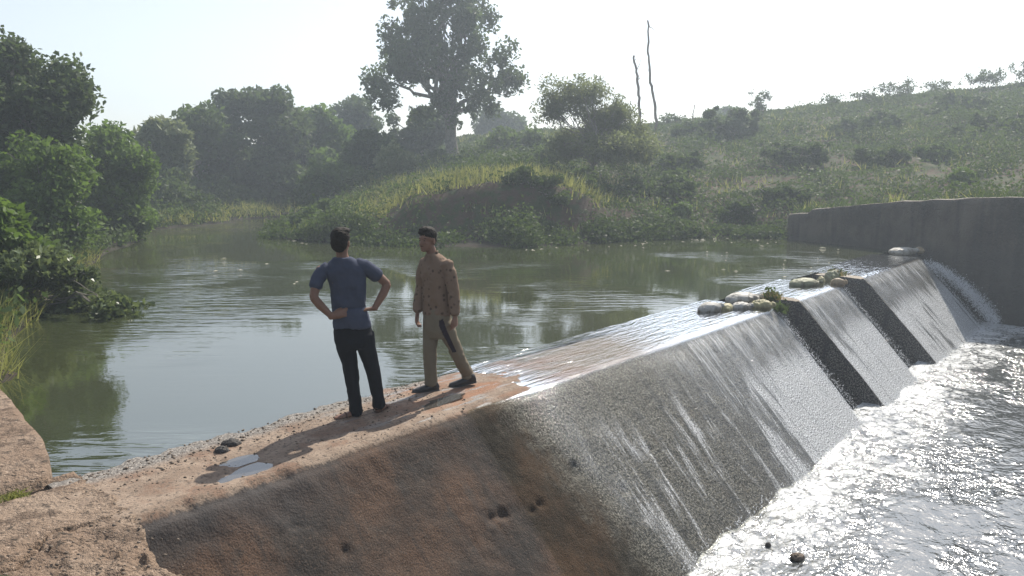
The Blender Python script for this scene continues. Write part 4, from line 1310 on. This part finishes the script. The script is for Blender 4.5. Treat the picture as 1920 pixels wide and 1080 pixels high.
# hair
S = Sculpt()
S.ball(P(0, -.018, .052), (.082, .100, .084), hr)
S.ball(P(0, -.050, .0), (.074, .064, .085), hr)
S.ball(P(.01, .01, .108), (.070, .085, .028), hr)
S.build('hair', M['hair'], man1, .006, 2, .010, (60, 60, 60), 121)
def sandal(parent, a, d, side):
    d = np.asarray(d, float); d /= np.linalg.norm(d); side = np.array((d[1], -d[0], 0))
    S = Sculpt()
    S.tube([a - d * .05 + (0, 0, .010), a + d * .03 + (0, 0, .010), a + d * .13 + (0, 0, .010), a + d * .20 + (0, 0, .010)], [.034, .038, .046, .030], [.011, .011, .011, .010], side=side, k=16)
    t = np.linspace(0, math.pi, 9)
    S.tube([a + d * .10 + side * math.cos(x) * .048 + np.array((0, 0, .012 + .052 * math.sin(x))) for x in t], .009, .006, side=d, k=8)
    t = np.linspace(0, math.pi, 9)
    S.tube([a - d * .02 - d * .045 * math.sin(x) + side * math.cos(x) * .040 + np.array((0, 0, .030 + .035 * math.sin(x))) for x in t], .007, .005, side=(0, 0, 1), k=8)
    S.build('sandal', M['sandal'], parent, .005, 2)
sandal(man1, a, (-.95, -.30, 0), None)
sandal(man1, b_, (.45, .89, 0), None)

# ---------- man walking left in a khaki shirt
K2 = .00556
p2, rot2 = person_base(835, 737, .02)
def q2(px, py, y=0.0): return np.array(((px - 835) * K2, y, (737 - py) * K2 * 1.02))
zz = lambda py: q2(0, py)[2]
xx = lambda px: q2(px, 0)[0]
def groundfix(px, py, z=0.0):
    """local point of the crest under a photo pixel"""
    g = onz(px, py, .02 + z) - p2
    c, s_ = math.cos(-rot2), math.sin(-rot2)
    return np.array((g[0] * c - g[1] * s_, g[0] * s_ + g[1] * c, z))
fA = groundfix(806, 735)      # front foot, flat
fB = groundfix(868, 725)      # trailing foot
S = Sculpt()
hc = q2(806, 456, -.02); hf = np.array((-.62, -.78, 0.0))
P, hr = head(S, hc, hf, 1.0)
S.tube([q2(820, 495), q2(815, 482, -.005), hc + np.array((.01, .01, -.03))], [.062, .052, .052], [.06, .052, .055])
YW = -40
S.torso([(xx(822), 0, zz(590), .13, .09, YW), (xx(820), 0, zz(545), .13, .085, YW), (xx(820), 0, zz(510), .145, .095, YW), (xx(820), 0, zz(493), .13, .08, YW), (xx(818), 0, zz(486), .08, .065, YW)])
sA, eA, wA = q2(801, 497, .10), q2(790.5, 547, .10), q2(786, 587, .04)      # his right arm, image left
sB, eB, wB = q2(843, 497, -.10), q2(852, 547, -.13), q2(854, 588, -.16)    # his left arm
for s_, e_, w_ in ((sA, eA, wA), (sB, eB, wB)):
    S.tube([s_, (s_ + e_) / 2, e_], [.05, .043, .036])
    S.tube([e_, e_ * .6 + w_ * .4, w_], [.037, .037, .026])
hand(S, wA, (-.10, -.15, -1), (.8, .2, 0), (-.4, -.9, 0), .30, .18, .45)
hand(S, wB, (.05, -.10, -1), (-.8, .2, 0), (-.6, -.7, 0), .34, .18, .45)
aA = np.array((fA[0] + .015, fA[1] + .02, .085)); aB = np.array((fB[0] + .055, fB[1] + .03, .105))
hpA, hpB = q2(812, 605, .05), q2(834, 605, -.05)
knA = hpA * .48 + aA * .52 + np.array((-.02, -.03, 0)); knB = hpB * .48 + aB * .52 + np.array((.0, -.05, .0))
for h_, k_, a_ in ((hpA, knA, aA), (hpB, knB, aB)):
    S.tube([h_, (h_ + k_) / 2, k_, (k_ * .6 + a_ * .4), a_], [.07, .062, .048, .047, .036])
man2 = S.build('person', M['skin'], None, .0065, 3)
tag(man2, 'man walking along the weir crest in printed brown long sleeved shirt and khaki trousers', 'person')
man2.location = p2; man2.rotation_euler.z = rot2
S = Sculpt()
S.torso([(xx(822), 0, zz(589), .152, .108, YW), (xx(821.5), 0, zz(575), .146, .104, YW), (xx(820.5), 0, zz(550), .140, .100, YW), (xx(820), 0, zz(520), .152, .108, YW),
         (xx(821), 0, zz(504), .165, .108, YW), (xx(821), 0, zz(494), .150, .092, YW), (xx(819), 0, zz(487), .10, .076, YW), (xx(816), 0, zz(481), .066, .062, YW)], 26)
for s_, e_, w_ in ((sA, eA, wA), (sB, eB, wB)):
    ins = np.array((.02 if s_ is sA else -.02, 0, .0))
    S.tube([s_ + ins, s_ * .6 + e_ * .4, e_, e_ * .55 + w_ * .45, e_ * .10 + w_ * .90], [.066, .060, .053, .050, .044])
shirt2 = S.build('shirt', M['shirt'], man2, .007, 2, .022, (8, 8, 7), 131)
# collar
S = Sculpt()
cc = q2(815.5, 481, -.005)
for s_ in (-1, 1):
    fx = hf / np.linalg.norm(hf); rx_ = np.array((fx[1], -fx[0], 0))
    S.tube([cc - fx * .055 + rx_ * s_ * .02 + (0, 0, .022), cc + rx_ * s_ * .062 + (0, 0, .018), cc + fx * .045 + rx_ * s_ * .040 + (0, 0, -.004), cc + fx * .07 + rx_ * s_ * .035 + (0, 0, -.045)],
           [.018, .021, .022, .012], .006, side=(0, 0, 1), k=8)
S.build('collar', M['shirt'], man2, .005, 2)
S = Sculpt()
S.torso([(xx(822), 0, zz(578), .140, .100, YW), (xx(822), 0, zz(600), .150, .112, YW), (xx(822.5), 0, zz(618), .150, .115, YW), (xx(823), 0, zz(632), .118, .092, YW)], 24)
leg(S, [hpA, hpA * .7 + knA * .3, knA * .8 + hpA * .2, knA * .7 + aA * .3, knA * .35 + aA * .65, aA + (0, 0, .05), aA + (0, 0, -.005)], [.088, .084, .070, .064, .062, .064, .066], [.10, .092, .075, .068, .066, .068, .070])
leg(S, [hpB, hpB * .7 + knB * .3, knB * .8 + hpB * .2, knB * .7 + aB * .3, knB * .35 + aB * .65, aB + (-.01, 0, .05), aB + (0, 0, -.0)], [.088, .084, .070, .064, .060, .060, .066], [.10, .092, .075, .068, .064, .066, .070])
tr2 = S.build('trousers', M['khaki'], man2, .008, 4, .012, (9, 9, 9), 141)
# dark side panel on the front of his left thigh: faces of the trousers themselves
tr2.data.materials.append(M['panel'])
d_ = knB - hpB
for f in tr2.data.polygons:
    c = np.array(f.center)
    t = ((c - hpB) @ d_) / (d_ @ d_)
    ax = hpB + d_ * t
    o_ = c - ax
    # strip on the viewer's side of the leg
    if -.22 < t < .86 and o_[1] < -.02 and -.034 + .008 * t < o_[0] < .018 - .004 * t and c[0] > xx(826):
        f.material_index = 1
# hair: full on top and swept forward, short at the sides
S = Sculpt()
fx = hf / np.linalg.norm(hf); rx_ = np.array((fx[1], -fx[0], 0))
S.ball(P(0, -.020, .054), (.079, .097, .080), hr)
S.ball(P(0, -.040, .005), (.077, .062, .070), hr)
S.ball(P(.006, .020, .108), (.056, .066, .030), hr)
S.ball(P(.012, .066, .080), (.044, .026, .022), hr)
S.build('hair', M['hair'], man2, .0055, 2, .010, (60, 60, 60), 152)
# facial hair and eyes kept tiny
for s_ in (-1, 1):
    S = Sculpt()
    S.tube([P(s_ * .016, .079, .022), P(s_ * .032, .079, .026), P(s_ * .050, .068, .022)], [.004, .005, .003], side=(0, 0, 1), k=8)
    S.build('eyebrow', M['hair'], man2, .003, 1)
S = Sculpt()
S.tube([P(-.022, .086, -.054), P(0, .094, -.051), P(.022, .086, -.054)], [.003, .005, .003], side=(0, 0, 1), k=8)
S.build('moustache', M['hair'], man2, .003, 1)
for s_ in (-1, 1):
    S = Sculpt(); S.ball(P(s_ * .031, .0785, .003), (.008, .006, .0045), hr)
    S.build('eye', M['hair'], man2, .0025, 1)
def shoe(parent, heel, d, lift):
    d = np.asarray(d, float); d /= np.linalg.norm(d); side = np.array((d[1], -d[0], 0))
    up = np.array((0, 0, 1.0))
    H = lambda t, z: heel + d * t + up * (z + lift * max(0, 1 - t / .17))
    S = Sculpt()
    S.tube([H(-.005, .045), H(.06, .05), H(.13, .042), H(.20, .034), H(.255, .028)], [.036, .038, .044, .046, .028], [.046, .048, .038, .030, .020], side=side, k=16)
    S.tube([H(-.01, .012), H(.08, .012), H(.17, .012), H(.262, .014)], [.040, .040, .050, .030], [.012, .010, .012, .010], side=side, k=16)
    S.tube([H(.04, .05), H(.035, .10)], [.044, .046], side=side)
    S.build('shoe', M['shoe'], parent, .006, 3)
shoe(man2, fA + np.array((.075, .02, 0)), (-.93, -.30, 0), 0)
shoe(man2, fB + np.array((.12, .02, 0)), (-.97, -.12, 0), .03)
# ------------------------------------------------------------------ sandbags, weeds, stones
def mat_bag(name, col, dirt):
    b = NB(name)
    p = b.obj()
    n = b.noise(p, 5.0, 4); f = b.noise(p, 26.0, 3)
    z = b.sep(p)[2]
    c = b.mix(b.ss(b.add(n, b.mul(f, .35)), .55, .85), col, dirt)
    return b.done(b.bsdf(color=c, rough=.6, spec=.35, normal=b.bump(b.add(b.mul(n, 1.2), b.mul(f, .5)), .6, .03)))
M['bag_white'] = mat_bag('woven_sack_white', (.46, .45, .42), (.17, .155, .125))
M['bag_yellow'] = mat_bag('woven_sack_yellow', (.36, .33, .18), (.20, .18, .11))
M['bag_green'] = mat_bag('woven_sack_green', (.24, .25, .16), (.13, .12, .08))
M['bag_tan'] = mat_bag('woven_sack_tan', (.36, .28, .18), (.18, .13, .085))
M['rock_dark'] = mat_plain('dark_stone', (.045, .042, .040), .7, .4, 14, .8, .02)
M['rock'] = mat_plain('pebble_stone', (.15, .12, .095), .9, .45, 9, .4, .01)
M['twig'] = mat_plain('floating_litter', (.30, .29, .23), .8, .4, 5, .3, .01)

def sandbag(px, py, wpx, hpx, m, yaw, label, z=0.0, tilt=0.0, seed=0, depth=.62):
    p = onz(px, py, z)
    d = p[1]
    wd = wpx * d / F_PX; h = hpx * d / F_PX * 1.02
    S = Sculpt()
    S.ball((0, 0, h * .5), (wd * .5, wd * depth * .5, h * .54))
    S.ball((-wd * .28, 0, h * .42), (wd * .24, wd * depth * .44, h * .42))
    S.ball((wd * .28, 0, h * .45), (wd * .24, wd * depth * .44, h * .44))
    # gathered and tied mouth
    e = np.array((wd * .46, 0, h * .5))
    S.tube([e - (wd * .1, 0, 0), e + (wd * .02, 0, .01), e + (wd * .06, 0, .015), e + (wd * .12, .01, .02)], [h * .34, h * .16, h * .13, h * .26], [wd * .25, wd * .09, wd * .08, wd * .17], side=(0, 0, 1))
    o = S.build('sandbag', M[m], None, max(.008, wd / 60), 1, .16 * h, (7 / wd * .5, 7 / wd * .5, 5 / h * .4), 300 + seed)
    o.location = p + np.array((0, 0, -.02))
    o.rotation_euler = (0, R(tilt), R(yaw))
    tag(o, label, 'sandbag', 'sandbags plugging the weir slots')
    return o
bags = [
    (1331, 586, 46, 19, 'bag_white', 20, 'white sandbag lying nearest on the weir crest, left end of the row', 0, 0),
    (1362, 583, 34, 14, 'bag_yellow', 60, 'small yellowish sandbag wedged behind the nearest white one', 0, 0),
    (1388, 581, 38, 15, 'bag_white', 8, 'white sandbag in the middle of the front row by the first slot', 0, 0),
    (1427, 580, 38, 18, 'bag_yellow', -14, 'yellow green sandbag at the lip of the first slot', 0, 0),
    (1392, 568, 62, 19, 'bag_white', 12, 'longest white sandbag, lying behind the front row by the first slot', 0, 0),
    (1436, 566, 30, 16, 'bag_tan', 30, 'tan sandbag on top of the pile by the first slot', 0, 10),
    (1508, 537, 56, 15, 'bag_green', 14, 'flat greenish sandbag left of the second slot', 0, 0),
    (1539, 535, 20, 16, 'bag_yellow', 80, 'bright yellow sandbag in the middle of the second pile', 0, 0),
    (1571, 535, 24, 13, 'bag_tan', -20, 'tan sandbag at the lip of the second slot', 0, 0),
    (1560, 528, 30, 20, 'bag_green', 30, 'grey green sandbag standing highest in the second pile', 0, -18),
    (1692, 477, 50, 13, 'bag_white', 14, 'broad white sandbag left of the far slot', 0, 0),
    (1737, 474, 40, 14, 'bag_tan', 6, 'dull tan sandbag against the far wall', 0, 0),
]
for i, (px, py, w_, h_, m, yaw, lab, z, tl) in enumerate(bags):
    sandbag(px, py, w_ * 1.0, h_ * 1.08, m, yaw, lab, z, tl, i)

def weed(px, py, wpx, hpx, mats, label, z, seed, n=90):
    rs = np.random.default_rng(seed)
    p = onz(px, py, z); k = p[1] / F_PX
    root = empty('weed_clump', p)
    x = rs.normal(size=n) * wpx * k * .25; y = rs.normal(size=n) * .08
    o = blades('stalk', x, y, 0 * x, rs, hpx * k * .4, hpx * k, .014, mats[0], None, 3, .03, .55)
    o.parent = root
    c = np.stack([rs.normal(size=260) * wpx * k * .26, rs.normal(size=260) * .09, np.abs(rs.normal(size=260)) * hpx * k * .3], -1)
    link('foliage', leaf_mesh('foliage', c, .03 + .03 * rs.random(260), rs.random(260), rs), M[mats[1]], root)
    tag(root, label, 'weeds')
weed(1447, 560, 26, 20, ('dry', 'scrub'), 'brown weeds caught on the sandbags at the first slot', .08, 401)
weed(1462, 582, 16, 16, ('scrub', 'leaf_dark'), 'dark wet weeds hanging in the mouth of the first slot', -.05, 402)
weed(1566, 516, 26, 16, ('dry', 'scrub'), 'dry weeds on top of the second sandbag pile', .10, 403)
weed(1728, 462, 44, 12, ('dry', 'dry'), 'orange brown straw lying on the farthest sandbags', .12, 404, 140)
weed(1752, 468, 20, 22, ('dry', 'scrub'), 'olive weeds between the farthest sandbags and the wall', 0, 405)

def rock(px, py, z, r, m, label, seed, name='rock', cat='stone', lift=.3):
    p = onz(px, py, z)
    S = Sculpt()
    S.ball((0, 0, r[2] * lift), r)
    S.ball((r[0] * .4, r[1] * .2, r[2] * lift * .7), np.array(r) * .7)
    o = S.build(name, M[m], None, r[0] / 12, 1, r[0] * .35, (2.5 / r[0], 2.5 / r[0], 2.5 / r[0]), seed)
    o.location = p
    tag(o, label, cat)
rock(1440, 1024, Z_LOW, (.028, .025, .03), 'rock_dark', 'small dark stone poking out of the foam at lower right', 501)
rock(1495, 1046, Z_LOW, (.068, .05, .032), 'rock', 'larger flat brown stone poking out of the foam at lower right', 502)
rock(432, 836, .03, (.075, .05, .04), 'rock_dark', 'black broken lump on the water side edge of the crest', 503)
rock(415, 848, .03, (.05, .045, .035), 'rock_dark', 'small black lump beside the bigger one on the crest edge', 504)

def pebbles():
    rs = np.random.default_rng(71)
    n = 2600
    u = np.concatenate([rs.uniform(2.0, 5.6, n), rs.uniform(.2, 2.1, n // 2)])
    nn = np.concatenate([rs.uniform(4.98, 6.05, n), rs.uniform(4.2, 5.95, n // 2)])
    back = smooth(5.4, 6.0, nn)
    k = rs.random(len(u)) < np.where(u > 2.1, .12 + .85 * back * (.4 + .6 * rs.random(len(u))), .45)
    u, nn = u[k], nn[k]
    z = np.where(u > 2.08, crest_z(u, nn), .045 - smooth(4.9, 2.8, nn) * .42)
    x, y = un2xy(u, nn)
    s = .006 + .012 * rs.random(len(u)) ** 3
    o = np.array([(1, 0, 0), (0, 1, 0), (-1, 0, 0), (0, -1, 0), (0, 0, 1), (0, 0, -1)], float)
    F = np.array([(0, 1, 4), (1, 2, 4), (2, 3, 4), (3, 0, 4), (1, 0, 5), (2, 1, 5), (3, 2, 5), (0, 3, 5)])
    V = o[None] * s[:, None, None] * (.6 + .7 * rs.random((len(u), 6, 1))) * np.array([1, 1, .7])
    a = rs.random(len(u)) * 6.28
    c, q = np.cos(a)[:, None], np.sin(a)[:, None]
    V = np.stack([V[..., 0] * c - V[..., 1] * q, V[..., 0] * q + V[..., 1] * c, V[..., 2]], -1)
    V = V + np.stack([x, y, z + s * .2], -1)[:, None]
    Q = F[None] + (np.arange(len(u)) * 6)[:, None, None]
    o = link('gravel', quads_mesh('gravel', V.reshape(-1, 3), Q.reshape(-1, 3), False), M['rock'])
    tag(o, 'loose gravel scattered over the crest and the abutment', 'gravel', kind='stuff')
pebbles()

def litter():
    """pale twigs and leaves floating along the far waterline"""
    rs = np.random.default_rng(88)
    pts = []
    for x0, x1, y0, y1, n in ((1280, 1466, 440, 455, 40), (980, 1280, 446, 470, 26), (530, 760, 446, 462, 25), (380, 640, 480, 540, 8), (1200, 1600, 455, 520, 18)):
        for _ in range(n):
            p = onz(rs.uniform(x0, x1), rs.uniform(y0, y1)); pts.append(p)
    P = np.array(pts) + np.array([0, 0, .006])
    n = len(P)
    ax = np.stack([rs.normal(size=n), rs.normal(size=n) * .5, np.zeros(n)], -1)
    ax /= np.linalg.norm(ax, axis=1, keepdims=True)
    e = np.stack([-ax[:, 1], ax[:, 0], np.zeros(n)], -1)
    L = (.03 + .10 * rs.random(n) ** 3)[:, None]; W_ = (.015 + .02 * rs.random(n))[:, None]
    t = np.array([0, 0, .012])
    V = np.stack([P - ax * L, P + e * W_, P + ax * L, P - e * W_, P + t * 1.0], 1)
    F = np.array([(0, 3, 4), (3, 2, 4), (2, 1, 4), (1, 0, 4)])
    Q = F[None] + (np.arange(n) * 5)[:, None, None]
    o = link('floating_litter', quads_mesh('floating_litter', V.reshape(-1, 3), Q.reshape(-1, 3), False), M['twig'])
    tag(o, 'pale leaves and twigs floating on the pool', 'litter', kind='stuff')
litter()

def drops():
    """broken drops and threads of foam: along the sides of the slots and at the toe"""
    rs = np.random.default_rng(66)
    P, S_ = [], []
    for b0, b1 in BLOCKS:
        m = 800
        s = rs.uniform(.1, FACE_L, m)
        u = b1 + .03 + np.abs(rs.normal(size=m)) * (.03 + .05 * s)
        off = .02 + np.abs(rs.normal(size=m)) * .03
        n = N_FRONT + s * FD[0] + FN[0] * off; z = s * FD[1] + FN[1] * off
        x, y = un2xy(u, n); P.append(np.stack([x, y, z], -1)); S_.append(.003 + .005 * rs.random(m) ** 2)
    # jet through the far slot: a fan of drops in the shade of the wall
    m = 11000
    t = .25 + .75 * rs.random(m) ** .7
    u = 23.15 + rs.normal(size=m) * (.10 + .13 * t); u = np.clip(u, 22.6, 23.58)
    n = 5.45 - 2.35 * t + rs.normal(size=m) * .05
    z = -.10 - 1.58 * t ** 1.9 + rs.normal(size=m) * (.03 + .09 * t) + .06
    k = z > Z_LOW
    x, y = un2xy(u, n); P.append(np.stack([x, y, z], -1)[k]); S_.append((.003 + .008 * rs.random(m) ** 2)[k])
    m = 2400
    u = rs.uniform(6.5, 23.4, m); n = N_TOE - np.abs(rs.normal(size=m)) * .12 + .04
    z = Z_LOW + np.abs(rs.normal(size=m)) * .05
    x, y = un2xy(u, n); P.append(np.stack([x, y, z], -1)); S_.append(.003 + .008 * rs.random(m) ** 2)
    P = np.concatenate(P); s = np.concatenate(S_)
    o = np.array([(1, 0, 0), (0, 1, 0), (-1, 0, 0), (0, -1, 0), (0, 0, 1), (0, 0, -1)], float)
    F = np.array([(0, 1, 4), (1, 2, 4), (2, 3, 4), (3, 0, 4), (1, 0, 5), (2, 1, 5), (3, 2, 5), (0, 3, 5)])
    V = o[None] * s[:, None, None] * np.array([1, 1, 1.3]) + P[:, None]
    Q = F[None] + (np.arange(len(P)) * 6)[:, None, None]
    ob = link('spray', quads_mesh('spray', V.reshape(-1, 3), Q.reshape(-1, 3)), M['spray'])
    tag(ob, 'white drops of spray beside the slots and along the toe of the weir', 'spray', kind='stuff')
bs_ = NB('spray'); M['spray'] = bs_.done(bs_.bsdf(color=(.75, .77, .8), rough=.3))
drops()
# ------------------------------------------------------------------ haze
def haze():
    bm = bmesh.new()
    bmesh.ops.create_cube(bm, size=1)
    me = bpy.data.meshes.new('haze'); bm.to_mesh(me); bm.free()
    o = link('haze', me)
    o.scale = (300, 290, 22)
    o.location = (0, 18, 22 / 2 - 4.5)
    b = NB('haze_air')
    v = b.n('ShaderNodeVolumePrincipled', {'Color': (.78, .89, 1.0, 1), 'Density': .0034, 'Anisotropy': .35})
    b.t.links.new(v.outputs[0], b.out.inputs['Volume'])
    me.materials.append(b.m)
    tag(o, 'thin morning haze over the river', 'haze', kind='stuff')
haze()
